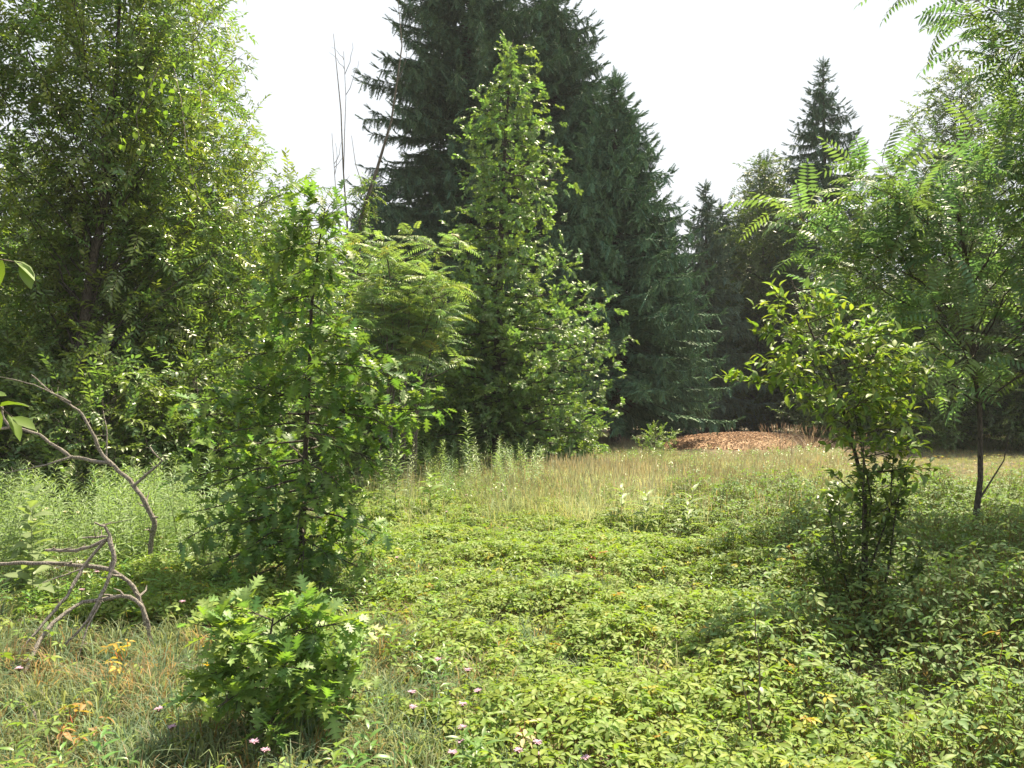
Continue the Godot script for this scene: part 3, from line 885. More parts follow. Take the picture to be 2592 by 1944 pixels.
func saplings() -> void:
	var oaks := [L.oak0, L.oak1, L.oak2, L.oak3]
	var root := thing("oak_sapling", "dense young oak with large lobed leaves standing left of the creeper", "oak sapling", Vector3(-1.72, gh(-1.72, -6.7), -6.7))
	var trunk := pv([Vector3(0, -0.1, 0), Vector3(0.02, 0.55, 0), Vector3(0.05, 1.2, 0.02), Vector3(0.07, 1.8, 0), Vector3(0.09, 2.3, 0.02), Vector3(0.14, 2.8, 0), Vector3(0.2, 3.12, 0.02)])
	var limbs := []
	for b in [[0.99, 0.05, 3.5, 0.1], [0.97, 0.4, 3.45, 0.05], [0.97, -0.05, 3.4, -0.15], [0.94, 0.0, 3.25, 0.2], [0.92, 0.45, 3.1, -0.1], [0.9, -0.3, 3.0, -0.2], [0.88, 0.4, 3.0, 0.3], [0.83, -0.4, 2.8, 0.2], [0.8, 0.4, 2.75, -0.2], [0.77, 0.1, 2.75, 0.45], [0.73, -0.5, 2.5, -0.3], [0.7, 0.1, 2.5, 0.5], [0.66, -0.3, 2.35, 0.45], [0.63, 0.3, 2.3, 0.5], [0.93, -0.35, 3.15, 0.1], [0.95, 0.3, 3.35, -0.1], [0.85, -0.2, 2.95, 0.3], [0.85, 0.35, 2.9, -0.25], [0.78, -0.45, 2.7, -0.1], [0.75, 0.4, 2.6, 0.3], [0.7, -0.6, 2.45, 0.2], [0.68, 0.5, 2.3, -0.3], [0.62, -0.5, 2.25, -0.4],
			[0.6, 0.7, 2.2, 0.3], [0.58, 0.95, 2.1, 0.05], [0.55, -0.75, 2.05, 0.2], [0.52, 0.85, 1.9, 0.4], [0.5, 1.15, 1.78, 0.1], [0.48, -0.8, 1.75, -0.3], [0.46, 0.2, 1.9, 0.7], [0.45, 1.05, 1.55, -0.2], [0.43, -0.4, 1.8, 0.6],
			[0.42, 0.9, 1.45, 0.35], [0.4, -0.95, 1.55, 0.15], [0.38, -0.6, 1.4, 0.5], [0.36, 0.5, 1.35, 0.6], [0.34, -0.9, 1.2, -0.2], [0.32, 0.3, 1.3, -0.7], [0.3, -0.3, 1.25, -0.7], [0.26, 0.6, 0.75, 0.35], [0.24, -0.9, 0.7, 0.1],
			[0.22, 0.15, 0.7, 0.65], [0.2, -0.55, 0.6, 0.45], [0.18, 0.5, 0.5, -0.4], [0.16, -0.75, 0.45, -0.2], [0.14, 0.35, 0.4, 0.5], [0.14, -0.2, 0.45, 0.6], [0.3, -0.75, 0.95, 0.35], [0.3, 0.45, 1.0, 0.5], [0.3, -1.0, 1.0, 0.1], [0.28, -0.7, 0.8, -0.4], [0.22, -0.95, 0.5, 0.3], [0.2, 0.7, 0.55, 0.1], [0.18, -0.4, 0.4, 0.75], [0.16, 0.2, 0.35, 0.75], [0.14, -0.7, 0.3, 0.4], [0.12, 0.55, 0.28, 0.3], [0.1, -0.3, 0.2, 0.6], [0.1, 0.1, 0.2, 0.6], [0.26, 0.3, 0.85, 0.7], [0.26, -0.35, 0.9, 0.75], [0.35, 0.75, 1.15, 0.2], [0.44, -0.85, 1.65, 0.4], [0.5, -0.3, 1.75, 0.6], [0.47, 0.6, 1.75, 0.5], [0.55, 0.3, 2.05, 0.5], [0.4, 1.2, 1.6, 0.1], [0.38, 0.8, 1.3, 0.0], [0.12, -0.5, 0.3, -0.5], [0.14, 0.4, 0.35, -0.5]]:
		limbs.append([b[0], Vector3(b[1] * (0.68 if b[2] > 2.0 else 0.9), b[2] * 0.92, b[3] * 0.85)])
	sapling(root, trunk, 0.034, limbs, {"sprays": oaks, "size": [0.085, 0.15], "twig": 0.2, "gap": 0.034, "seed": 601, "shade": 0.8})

	root = thing("oak_shrub", "knee high bright green oak shrub in front of the sapling", "oak shrub", Vector3(-1.1, gh(-1.1, -3.75), -3.75))
	trunk = pv([Vector3(0, -0.05, 0), Vector3(0.01, 0.25, 0), Vector3(0.0, 0.4, 0.02), Vector3(0.02, 0.55, 0)])
	limbs = []
	for b in [[0.95, -0.2, 0.72, 0.0], [0.9, 0.15, 0.74, 0.05], [0.8, -0.28, 0.66, 0.15], [0.75, 0.3, 0.66, 0.1], [0.7, -0.1, 0.6, 0.25], [0.65, 0.35, 0.55, -0.1], [0.6, -0.32, 0.5, -0.1], [0.55, 0.15, 0.5, 0.3], [0.5, -0.28, 0.42, 0.22], [0.45, 0.42, 0.42, 0.15],
			[0.4, -0.15, 0.32, 0.32], [0.35, 0.3, 0.3, 0.28], [0.3, -0.3, 0.28, 0.1], [0.25, 0.4, 0.22, -0.05], [0.2, 0.1, 0.2, 0.35], [0.5, 0.0, 0.55, -0.3]]:
		limbs.append([b[0], Vector3(b[1] * 0.95 + 0.03, b[2] * 0.82, b[3])])
	sapling(root, trunk, 0.012, limbs, {"sprays": [L.oak1, L.oak3, L.oak0, L.oak3], "size": [0.065, 0.115], "step": 0.018, "twig": 0.11, "gap": 0.021, "droop": 0.2, "seed": 611})

	# the sapling on the right: pointed oval leaves, several stems
	root = thing("pear_sapling", "young tree with glossy pointed oval leaves on the right", "sapling", Vector3(2.45, gh(2.45, -5.8), -5.8))
	trunk = pv([Vector3(0, -0.1, 0), Vector3(0.03, 0.5, 0), Vector3(0.02, 0.95, 0.02), Vector3(-0.08, 1.4, 0), Vector3(-0.2, 1.75, 0.02), Vector3(-0.35, 2.1, 0), Vector3(-0.48, 2.45, 0)])
	limbs = []
	for b in [[0.97, -0.35, 2.3, 0.1], [0.9, -0.6, 2.25, 0.0], [0.85, -0.2, 2.2, 0.15], [0.82, -0.68, 2.05, 0.1], [0.8, 0.0, 2.1, -0.1], [0.78, -0.5, 1.95, 0.25], [0.75, 0.15, 2.05, 0.15], [0.72, -0.62, 1.85, -0.1], [0.7, 0.3, 1.95, 0.0], [0.68, 0.1, 1.85, 0.3],
			[0.66, -0.55, 1.75, 0.15], [0.64, 0.42, 1.8, 0.2], [0.62, -0.88, 1.72, 0.1], [0.6, 0.3, 1.7, -0.2], [0.58, -0.4, 1.62, 0.3], [0.56, 0.45, 1.6, 0.1], [0.54, -0.1, 1.6, 0.35], [0.52, 0.35, 1.5, -0.2], [0.5, -0.3, 1.5, 0.1], [0.48, 0.25, 1.4, 0.25],
			[0.45, -0.2, 1.35, 0.2], [0.42, 0.3, 1.25, 0.1], [0.38, 0.4, 1.1, 0.0], [0.3, -0.2, 1.05, 0.1], [0.25, 0.2, 0.9, 0.15]]:
		limbs.append([b[0], Vector3(b[1], b[2], b[3])])
	var ovals := [L.oval0, L.oval1, L.oval2, L.oval3]
	var r := rng(622)
	var shoots := [[Vector3(-0.05, 0, 0.05), Vector3(-0.14, 0.35, 0.08), Vector3(-0.22, 0.6, 0.1), Vector3(-0.28, 0.95, 0.1)], [Vector3(0.05, 0, 0.03), Vector3(0.16, 0.4, 0.06), Vector3(0.22, 0.8, 0.05), Vector3(0.3, 1.15, 0.05)], [Vector3(0, 0, -0.05), Vector3(0.06, 0.5, -0.1), Vector3(0.08, 1.2, -0.12)], [Vector3(-0.03, 0, 0.0), Vector3(-0.1, 0.4, -0.08), Vector3(-0.12, 1.0, -0.1)], [Vector3(-0.06, 0, 0.08), Vector3(-0.3, 0.3, 0.15), Vector3(-0.4, 0.6, 0.2)], [Vector3(0.06, 0, 0.08), Vector3(0.25, 0.3, 0.15), Vector3(0.32, 0.6, 0.2)], [Vector3(0.02, 0.0, 0.1), Vector3(-0.05, 0.5, 0.14), Vector3(-0.02, 1.3, 0.1)], [Vector3(0.0, 0.3, 0.0), Vector3(0.05, 0.9, 0.06), Vector3(-0.05, 1.5, 0.04)], [Vector3(0.02, 0.3, 0.0), Vector3(0.2, 0.8, 0.0), Vector3(0.25, 1.4, 0.0)]]
	var low := [[], []]
	for s in shoots:
		var g := Geo.new()
		var p := pv(s)
		g.tube(p, taper(0.01, 0.003, p.size()), 5, Color.WHITE, 0.05, 3)
		part("shoot", g.mesh(), M.bark_dark, root)
		for q in 190:
			var at := along(p, r.randf_range(0.25, 1.0))
			low[q % 2].append(aim(at + rand_dir(r) * 0.07, Vector3(r.randf_range(-1, 1), r.randf_range(-0.3, 0.7), r.randf_range(-1, 1)), r.randf_range(-0.5, 0.5), r.randf_range(0.045, 0.08)))
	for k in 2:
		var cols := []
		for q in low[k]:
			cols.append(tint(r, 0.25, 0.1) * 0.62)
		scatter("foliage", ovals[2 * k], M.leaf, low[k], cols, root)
	sapling(root, trunk, 0.022, limbs, {"sprays": ovals, "size": [0.055, 0.09], "twig": 0.24, "step": 0.035, "gap": 0.024, "droop": 0.15, "seed": 621})

	# a branch that reaches in from the left edge, close by
	root = thing("overhanging_twig", "twig with broad pale leaves reaching in at the left edge", "twig", Vector3(-1.99, 2.03, -3.2))
	var g := Geo.new()
	var p := pv([Vector3(-0.4, 0.05, 0.1), Vector3(-0.05, 0.12, 0.05), Vector3(0.08, 0.1, 0.0)])
	g.tube(p, taper(0.006, 0.002, 3), 4, Color.WHITE)
	g.tube(pv([Vector3(-0.4, -0.35, 0.1), Vector3(0.0, -0.45, 0.02), Vector3(0.05, -0.5, 0.0)]), taper(0.006, 0.002, 3), 4, Color.WHITE)
	part("stem", g.mesh(), M.bark_grey, root)
	var k := 0
	for a in [[0.08, 0.1, 0.5, -0.9], [0.05, 0.11, 0.9, -0.5], [0.0, 0.12, -0.2, -1.0], [-0.1, 0.11, 0.4, 0.3], [0.05, -0.5, 0.9, -0.3], [0.03, -0.49, 0.7, -0.8], [0.0, -0.46, 0.8, 0.3], [-0.03, -0.45, 0.2, -0.9], [-0.06, -0.42, 0.6, 0.1]]:
		part("leaf", ovals[k % 4], M["leaf_tone%d" % (4 + k % 4)], root).transform = aim(Vector3(a[0], a[1], 0), Vector3(a[2], a[3], 0.25 - 0.1 * (k % 4)), 0.5 - 0.3 * (k % 4), 0.115)
		k += 1

# ------------------------------------------------------------------ dead branches and logs
func limb_of(root: Node3D, called: String, pts: Array, r0: float, r1: float, s: int) -> void:
	var r := rng(s)
	var c := Curve3D.new()
	for i in pts.size():
		var a: Vector3 = pts[maxi(i - 1, 0)]
		var b: Vector3 = pts[mini(i + 1, pts.size() - 1)]
		c.add_point(pts[i], -(b - a) / 6.0, (b - a) / 6.0)
	var out := PackedVector3Array()
	var n := maxi(8, int(c.get_baked_length() / 0.05))
	for i in n + 1:
		out.append(c.sample_baked(c.get_baked_length() * i / n) + (rand_dir(r) * r0 * 0.25 if i > 0 else Vector3.ZERO))
	var g := Geo.new()
	r0 *= 0.9
	r1 *= 0.8
	g.tube(out, taper(r0, r1, n + 1), 7, Color.WHITE, 0.22, s)
	for q in 2 + n / 7:
		var at := along(out, r.randf_range(0.15, 1.0))
		var d := rand_dir(r) * r.randf_range(0.04, 0.2)
		d.y = absf(d.y) * 0.7
		g.tube(pv([at, at + d * 0.5 + rand_dir(r) * 0.012, at + d + rand_dir(r) * 0.02]), PackedFloat32Array([r1 * 0.7, r1 * 0.45, 0.0015]), 4, Color.WHITE, 0.1, q)
	part(called, g.mesh(), M.dead, root)

func dead_wood() -> void:
	# x, y from the photograph's proportions at about seven metres
	var root := thing("dead_branch", "bare forked dead branch rising out of the goldenrod on the left", "dead branch", Vector3(-3.0, 0, -7.0))
	limb_of(root, "stem", [Vector3(-0.06, -0.05, 0), Vector3(-0.06, 0.4, 0), Vector3(-0.02, 0.55, 0), Vector3(-0.09, 0.7, 0.02), Vector3(-0.19, 0.87, 0.03), Vector3(-0.38, 1.06, 0.05)], 0.027, 0.021, 1)
	limb_of(root, "branch", [Vector3(-0.38, 1.06, 0.05), Vector3(-0.45, 1.13, 0.06), Vector3(-0.51, 1.31, 0.1), Vector3(-0.61, 1.5, 0.12), Vector3(-0.83, 1.65, 0.15), Vector3(-0.98, 1.8, 0.18)], 0.018, 0.006, 2)
	limb_of(root, "branch", [Vector3(-0.38, 1.06, 0.05), Vector3(-0.68, 1.12, 0.12), Vector3(-0.93, 1.31, 0.15), Vector3(-1.14, 1.37, 0.2), Vector3(-1.2, 1.44, 0.2), Vector3(-1.21, 1.54, 0.2), Vector3(-1.4, 1.57, 0.25)], 0.019, 0.009, 3)
	limb_of(root, "branch", [Vector3(-0.66, 1.12, 0.12), Vector3(-0.83, 1.06, 0.2), Vector3(-1.12, 1.0, 0.3)], 0.012, 0.004, 4)
	limb_of(root, "branch", [Vector3(-0.19, 0.87, 0.03), Vector3(-0.1, 0.95, 0.05), Vector3(0.02, 1.04, 0.06), Vector3(0.06, 1.08, 0.06), Vector3(-0.02, 1.15, 0.06), Vector3(-0.05, 1.2, 0.06)], 0.015, 0.007, 5)
	limb_of(root, "branch", [Vector3(-0.68, 1.57, 0.13), Vector3(-0.95, 1.72, 0.2), Vector3(-1.25, 1.79, 0.25)], 0.008, 0.003, 6)
	limb_of(root, "branch", [Vector3(-0.42, 1.1, 0.05), Vector3(-0.44, 1.35, 0.0), Vector3(-0.5, 1.5, -0.05)], 0.009, 0.003, 7)
	limb_of(root, "branch", [Vector3(-1.14, 1.37, 0.2), Vector3(-1.3, 1.34, 0.22), Vector3(-1.6, 1.36, 0.25)], 0.009, 0.006, 8)

	root = thing("fallen_branch", "grey arching fallen branches tangled in the left foreground", "dead branch", Vector3(-2.45, 0, -5.0))
	limb_of(root, "branch", [Vector3(-0.01, 0.76, -0.05), Vector3(0.05, 0.62, 0), Vector3(0.03, 0.5, 0.05), Vector3(-0.01, 0.38, 0.1), Vector3(-0.06, 0.27, 0.15), Vector3(-0.16, 0.16, 0.2)], 0.017, 0.008, 11)
	limb_of(root, "branch", [Vector3(-0.25, -0.02, 0.55), Vector3(-0.22, 0.16, 0.4), Vector3(-0.2, 0.3, 0.25), Vector3(-0.1, 0.4, 0.1), Vector3(0.01, 0.4, 0.05), Vector3(0.13, 0.42, 0.02), Vector3(0.22, 0.36, 0.02), Vector3(0.26, 0.25, 0.02), Vector3(0.29, 0.05, 0.02)], 0.013, 0.015, 12)
	limb_of(root, "branch", [Vector3(-0.8, 0.58, -0.1), Vector3(-0.43, 0.6, -0.05), Vector3(-0.15, 0.58, -0.05), Vector3(-0.02, 0.55, -0.1), Vector3(0.11, 0.46, -0.1), Vector3(0.17, 0.3, -0.12), Vector3(0.2, 0.0, -0.15)], 0.012, 0.018, 13)
	limb_of(root, "branch", [Vector3(-0.03, 0.74, -0.05), Vector3(-0.16, 0.57, -0.02), Vector3(-0.18, 0.44, 0.1), Vector3(-0.32, 0.2, 0.3), Vector3(-0.38, -0.02, 0.45)], 0.012, 0.008, 14)
	limb_of(root, "branch", [Vector3(0.01, 0.4, 0.08), Vector3(-0.04, 0.26, 0.15), Vector3(-0.05, 0.12, 0.22), Vector3(-0.1, 0.0, 0.3)], 0.007, 0.004, 15)
	limb_of(root, "branch", [Vector3(-0.16, 0.57, -0.02), Vector3(-0.36, 0.5, 0.05)], 0.006, 0.003, 16)
	limb_of(root, "branch", [Vector3(0.0, 0.74, -0.05), Vector3(-0.03, 0.82, -0.04), Vector3(-0.09, 0.85, -0.02)], 0.012, 0.006, 17)
	limb_of(root, "branch", [Vector3(-0.03, 0.76, -0.05), Vector3(-0.15, 0.76, 0)], 0.009, 0.006, 18)
	limb_of(root, "branch", [Vector3(-0.02, 0.74, -0.05), Vector3(-0.25, 0.66, -0.15), Vector3(-0.48, 0.65, -0.2)], 0.013, 0.012, 19)
	root = thing("rotten_log", "short weathered log lying in the lower left corner", "log", Vector3(-2.05, 0.03, -4.0))
	limb_of(root, "stem", [Vector3(-0.3, 0.1, -0.15), Vector3(-0.1, 0.05, 0), Vector3(0.1, 0.03, 0.12), Vector3(0.2, 0.0, 0.25)], 0.02, 0.016, 21)
	limb_of(root, "branch", [Vector3(-0.1, 0.05, 0), Vector3(0.1, 0.07, -0.02), Vector3(0.26, 0.02, 0.05)], 0.011, 0.007, 22)
	root = thing("rotten_log", "thick dark log half buried at the lower left corner", "log", Vector3(-2.2, 0.03, -3.85))
	limb_of(root, "stem", [Vector3(-0.2, 0.08, -0.2), Vector3(0.02, 0.05, 0), Vector3(0.2, 0.02, 0.2)], 0.028, 0.02, 23)

func goldenrod_label(p: Vector3, size: float, lean: float) -> String:
	var h := "tall" if size > 0.95 else "short" if size < 0.78 else "middling"
	var d := -p.z
	var row := "in the front row" if d < 7.6 else "behind the front row" if d < 8.6 else "deep in the thicket" if d < 10.0 else "at the back"
	var u := p.x / d
	var near := "at the left edge" if u < -0.56 else "left of the forked dead branch" if u < -0.46 else "behind the forked dead branch" if u < -0.4 else "between dead branch and oak sapling" if u < -0.3 else "behind the oak sapling" if u < -0.17 else "before the sumac" if u < -0.1 else "before the pin oak"
	return "%s %s goldenrod %s %s" % [h, "right leaning" if lean > 0.035 else "left leaning" if lean < -0.035 else "upright", row, near]

# ------------------------------------------------------------------ what covers the ground
func creeper_edge(d: float) -> float:
	return lerpf(-0.35, -2.3, clampf((d - 4.0) / 7.5, 0.0, 1.0)) + 0.5 * noise.get_noise_2d(d * 22.0, 40.0)

func cover(called: String, label: String, category: String) -> Node3D:
	var o := thing(called, label, category)
	o.set_meta("kind", "stuff")
	return o

func undergrowth() -> void:
	var r := rng(700)
	# creeper carpet
	var where := [[], [], []]
	var cols := [[], [], []]
	var bw := [[], [], []]
	var bc := [[], [], []]
	for k in 150000:
		var d := sqrt(r.randf_range(2.6 * 2.6, 13.2 * 13.2))
		var x := r.randf_range(-0.70, 0.74) * (d + 1.2)
		var shade_patch := x < -1.3 and x > -3.1 and d > 5.3 and d < 6.9
		var inside := x > creeper_edge(d)
		if not inside and not shade_patch and r.randf() > (0.04 if absf(x + 2.45) < 0.75 and d > 3.6 and d < 5.2 else 0.12):
			continue
		var clump := noise.get_noise_2d(x * 16.0, d * 16.0)
		if clump < -0.28 and r.randf() < 0.7:
			continue
		var right := clampf((x - 0.12 * d - 0.5) / 1.2 + 0.6 * noise.get_noise_2d(x * 7.0, d * 7.0 + 50.0), 0.0, 1.0)
		if d > 11.0 and r.randf() < (d - 11.0) / 2.2:
			continue
		var lift := r.randf_range(-0.05, 0.06) + 0.13 * clump + right * r.randf_range(0.0, 0.42) * (0.7 + clump)
		var p := Vector3(x, gh(x, -d) + lift, -d)
		var xf := Transform3D(Basis.from_euler(Vector3(r.randf_range(-0.45, 0.55), r.randf() * TAU, r.randf_range(-0.45, 0.45))).scaled_local(Vector3.ONE * r.randf_range(0.65, 1.2)), p)
		var c := tint(r, 0.22, 0.12)
		var odd := r.randf()
		if odd < 0.003:
			c = Color(1.7, 0.8, 0.8)
		elif odd < 0.012:
			c = Color(1.9, 1.25, 0.8)
		var j := r.randi() % 3
		if r.randf() < right:
			bw[j].append(xf)
			bc[j].append(c)
		else:
			where[j].append(xf)
			cols[j].append(c)
	var carpet := cover("creeper_carpet", "bright green five leaved creeper covering the middle of the clearing", "ground cover")
	var brambles := cover("bramble_cover", "bushy three leaved bramble cover on the right side", "ground cover")
	for j in 3:
		scatter("foliage", L["creeper%d" % j], M.creeper, where[j], cols[j], carpet)
		scatter("foliage", L["bramble%d" % j], M.creeper, bw[j], bc[j], brambles)

	# meadow grass
	var gw := [[], [], []]
	var gc := [[], [], []]
	var dw := [[], [], []]
	var dc := [[], [], []]
	for k in 34000:
		var d := r.randf_range(9.0, 34.0)
		var x := r.randf_range(-0.18, 0.75) * d
		if d < 13.5 and r.randf() > (d - 9.0) / 4.5:
			continue
		if absf(x - 8.0) < 3.6 and d > 21.5:
			continue
		if x < -0.3 and d < 17.0 and r.randf() < 0.6:
			continue
		var patch := noise.get_noise_2d(x * 6.0, d * 6.0 + 300.0)
		var bare := x > 0.4 * d and d < 26.0
		var xf := Transform3D(Basis(Vector3.UP, r.randf() * TAU).scaled_local(Vector3.ONE * r.randf_range(0.7, 1.25) * (0.45 if bare else 1.0) * lerpf(1.0, 0.55, clampf((d - 13.0) / 8.0, 0, 1))), Vector3(x, gh(x, -d), -d))
		var j := r.randi() % 3
		if patch + r.randf_range(-0.25, 0.25) > (-0.1 if bare else 0.1):
			dw[j].append(xf)
			dc[j].append(tint(r, 0.2, 0.12) * (0.85 + 0.6 * patch))
		else:
			gw[j].append(xf)
			gc[j].append(tint(r, 0.2, 0.15) * (1.0 + 0.5 * patch))
	var meadow := cover("meadow_grass", "knee high green and tan grass of the meadow before the spruces", "grass")
	for j in 3:
		scatter("blades", L["tuft%d" % j], M.grass, gw[j], gc[j], meadow)
		scatter("blades", L["dry%d" % j], M.grass, dw[j], dc[j], meadow)

	# short dry grass and forbs in the left foreground and between everything
	var sw := [[], [], []]
	var sc := [[], [], []]
	var fw := [[], [], []]
	var fc := [[], [], []]
	for k in 26000:
		var d := sqrt(r.randf_range(2.6 * 2.6, 11.0 * 11.0))
		var x := r.randf_range(-0.72, 0.7) * (d + 1.0)
		if x > creeper_edge(d) + 0.4 and r.randf() > 0.3:
			continue
		var j := r.randi() % 3
		var p := Vector3(x, gh(x, -d), -d)
		if noise.get_noise_2d(x * 12.0 + 70.0, d * 12.0) + r.randf_range(-0.3, 0.3) > 0.0 or (d < 4.4 and r.randf() < 0.55):
			sw[j].append(Transform3D(Basis(Vector3.UP, r.randf() * TAU).scaled_local(Vector3.ONE * r.randf_range(0.6, 1.4)), p))
			var c := tint(r, 0.25, 0.2)
			sc[j].append(Color(c.r * 0.82, c.g, c.b) if r.randf() > 0.15 else Color(c.r * 1.2, c.g * 0.85, c.b * 0.85))
		elif not (absf(x + 2.45) < 0.75 and d > 3.6 and d < 5.3) and r.randf() < (0.04 if x > creeper_edge(d) + 0.4 else 0.42):
			fw[j].append(Transform3D(Basis(Vector3.UP, r.randf() * TAU).scaled_local(Vector3.ONE * r.randf_range(0.35, 0.85)), p))
			fc[j].append(tint(r, 0.25, 0.2))
	for k in 1300:
		var d := r.randf_range(11.0, 22.0)
		var x := r.randf_range(-0.1, 0.4) * d
		fw[k % 3].append(Transform3D(Basis(Vector3.UP, r.randf() * TAU).scaled_local(Vector3.ONE * r.randf_range(0.7, 1.2)), Vector3(x, gh(x, -d), -d)))
		fc[k % 3].append(tint(r, 0.25, 0.2))
	var low := cover("short_grass", "short dry grass in the left foreground", "grass")
	var forbs := cover("low_weeds", "low narrow leaved weeds between the branches on the left", "weeds")
	for j in 3:
		scatter("blades", L["short%d" % j], M.grass, sw[j], sc[j], low)
		scatter("foliage", L["forb%d" % j][1], M.leaf, fw[j], fc[j], forbs)

	# goldenrod: the nearest as plants of their own, the rest as one mass
	var spots := []
	for k in 2600:
		var d := r.randf_range(6.2, 17.5)
		var x := r.randf_range(-0.75, 0.05) * d
		var left := x < -2.3 - 0.12 * (d - 6.0) and d < 12.5
		var middle := d > 10.8 + 2.5 * r.randf() and x > -0.3 * d and r.randf() < 0.75 - clampf((x / d + 0.04) * 6.0, 0.0, 0.6)
		if not left and not middle:
			continue
		if left and x > -3.2 and d < 6.9:
			continue
		spots.append(Vector3(x, gh(x, -d), -d))
	spots.sort_custom(func(a, b): return a.length() < b.length())
	var proto := []
	for j in 3:
		var o := thing("goldenrod", "", "goldenrod", Vector3.ZERO, "goldenrod plants on the left")
		part("stem", L["golden%d" % j][0], M.stem, o)
		part("leaves", L["golden%d" % j][1], M.dull, o).set_meta("kind", "stuff")
		proto.append(o)
	var mass := [[], [], []]
	var mc := [[], [], []]
	for k in spots.size():
		var p: Vector3 = spots[k]
		var b := Basis.from_euler(Vector3(r.randf_range(-0.25, 0.25), r.randf() * TAU, r.randf_range(-0.25, 0.25))).scaled_local(Vector3.ONE * r.randf_range(0.55, 1.12))
		var j := k % 3
		if k < 280:
			var o: Node3D = proto[j]
			if k >= 3:
				o = proto[j].duplicate()
				o.name = numbered("goldenrod")
				add_child(o, true)
			o.transform = Transform3D(b, p)
			o.set_meta("label", goldenrod_label(p, b.y.length(), b.y.x / b.y.length()))
		else:
			mass[j].append(Transform3D(b, p))
			mc[j].append(tint(r, 0.2, 0.12))
	var rest := cover("goldenrod_mass", "goldenrod thicket reaching back to the trees on the left", "goldenrod")
	for j in 3:
		scatter("foliage", L["golden%d" % j][1], M.dull, mass[j], mc[j], rest)

	# the mulch pile
	var g := Geo.new()
	for i in 41:
		for j in 41:
			var u := i / 20.0 - 1.0
			var w := j / 20.0 - 1.0
			var q := clampf(1.0 - u * u - w * w, 0.0, 1.0)
			g.vert(Vector3(u * 3.1, -0.1 + 0.45 * pow(q, 0.55) + 0.06 * noise.get_noise_2d(u * 120.0, w * 120.0) * q, w * 2.2), Color(0.24, 0.14, 0.07) * (1.0 + 0.35 * noise.get_noise_2d(u * 300.0, w * 300.0)))
	for i in 40:
		for j in 40:
			var a := i * 41 + j
			g.tri(a, a + 1, a + 41)
			g.tri(a + 1, a + 42, a + 41)
	var pile := thing("mulch_pile", "low pile of orange brown mulch in the sun before the spruces", "mulch pile", Vector3(8.0, gh(8.0, -28.0) + 0.06, -28.0))
	part("mound", g.mesh(), M.stem, pile)
	var chip := Geo.new()
	chip.tube(pv([Vector3(-0.05, 0, 0), Vector3(0, 0.012, 0), Vector3(0.05, 0, 0)]), PackedFloat32Array([0.012, 0.02, 0.01]), 4, Color(0.3, 0.18, 0.1))
	var cw := []
	var cc := []
	for k in 7000:
		var a := r.randf() * TAU
		var q := sqrt(r.randf()) * 1.04
		var u := q * cos(a)
		var w := q * sin(a)
		cw.append(aim(Vector3(u * 3.1, -0.1 + 0.45 * pow(clampf(1.0 - q * q, 0.0, 1.0), 0.55) + r.randf_range(0.0, 0.05), w * 2.2), Vector3(r.randf_range(-1, 1), r.randf_range(-0.5, 0.5), r.randf_range(-1, 1)), 0.0, r.randf_range(0.3, 0.9)))
		cc.append(tint(r, 0.3, 0.12) * 0.85)
	scatter("chips", chip.mesh(), M.stem, cw, cc, pile)

func knapweed_label(x: float, d: float, k: int) -> String:
	var u := x / d
	var row := "nearest the camera" if d < 3.3 else "in the foreground grass" if d < 4.6 else "among the creeper" if d < 8.0 else "at the far edge of the creeper"
	var near := "by the fallen branches" if u < -0.35 else "left of the oak shrub" if u < -0.3 else "beside the oak shrub" if u < -0.16 else "right of the oak shrub" if u < -0.07 else "before the pin oak" if u < 0.0 else "near the middle" if u < 0.04 else "right of the middle"
	return "%s purple knapweed flower %s %s" % [["single", "small", "pale", "fresh"][k % 4], row, near]

func flower(called: String, label: String, x: float, d: float, h: float, petals: int, size: float, petal: Color, heart: Color, up: float, s: int, group: String) -> void:
	var root := thing(called, label, "flower", Vector3(x, gh(x, -d), -d), group)
	var r := rng(s)
	var g := Geo.new()
	var top := Vector3(r.randf_range(-0.03, 0.03), h, r.randf_range(-0.03, 0.03))
	g.tube(pv([Vector3(0, -0.02, 0), top * 0.5 + Vector3(0.01, 0, 0), top]), PackedFloat32Array([0.002, 0.0017, 0.0015]), 4, Color(0.1, 0.14, 0.05))
	for q in 7:
		g.leaf(aim(top * r.randf_range(0.1, 0.85), Vector3(cos(q * 2.4), 0.7, sin(q * 2.4)), 0.0, 1.0), 0.05, THIN, 0.2, 0.4, Color(0.14, 0.2, 0.07), Color(0.16, 0.22, 0.08))
	part("stem", g.mesh(), M.dull, root)
	g = Geo.new()
	g.tube(pv([top, top + Vector3(0, size * 0.2, 0), top + Vector3(0, size * 0.4, 0)]), PackedFloat32Array([size * 0.15, size * 0.26, size * 0.18]), 8, heart)
	for q in petals:
		var a := q * 2.399
		g.leaf(aim(top + Vector3(0, size * 0.36, 0), Vector3(cos(a), up + r.randf_range(-0.3, 0.4), sin(a)), 0.0, 1.0), size * r.randf_range(0.45, 0.65), [[0.0, 0.06], [0.6, 0.16], [1.0, 0.05]], 0.1, 0.3, petal * r.randf_range(0.85, 1.15), petal)
	part("bloom", g.mesh(), M.petal, root)

func plant(called: String, label: String, category: String, x: float, d: float, made: Array, size: float, turn: float, mat: Material, group := "") -> Node3D:
	var root := thing(called, label, category, Vector3(x, gh(x, -d), -d), group)
	root.rotation.y = turn
	root.scale = Vector3.ONE * size
	part("stem", made[0], M.stem, root)
	part("leaves", made[1], mat, root).set_meta("kind", "stuff")
	return root

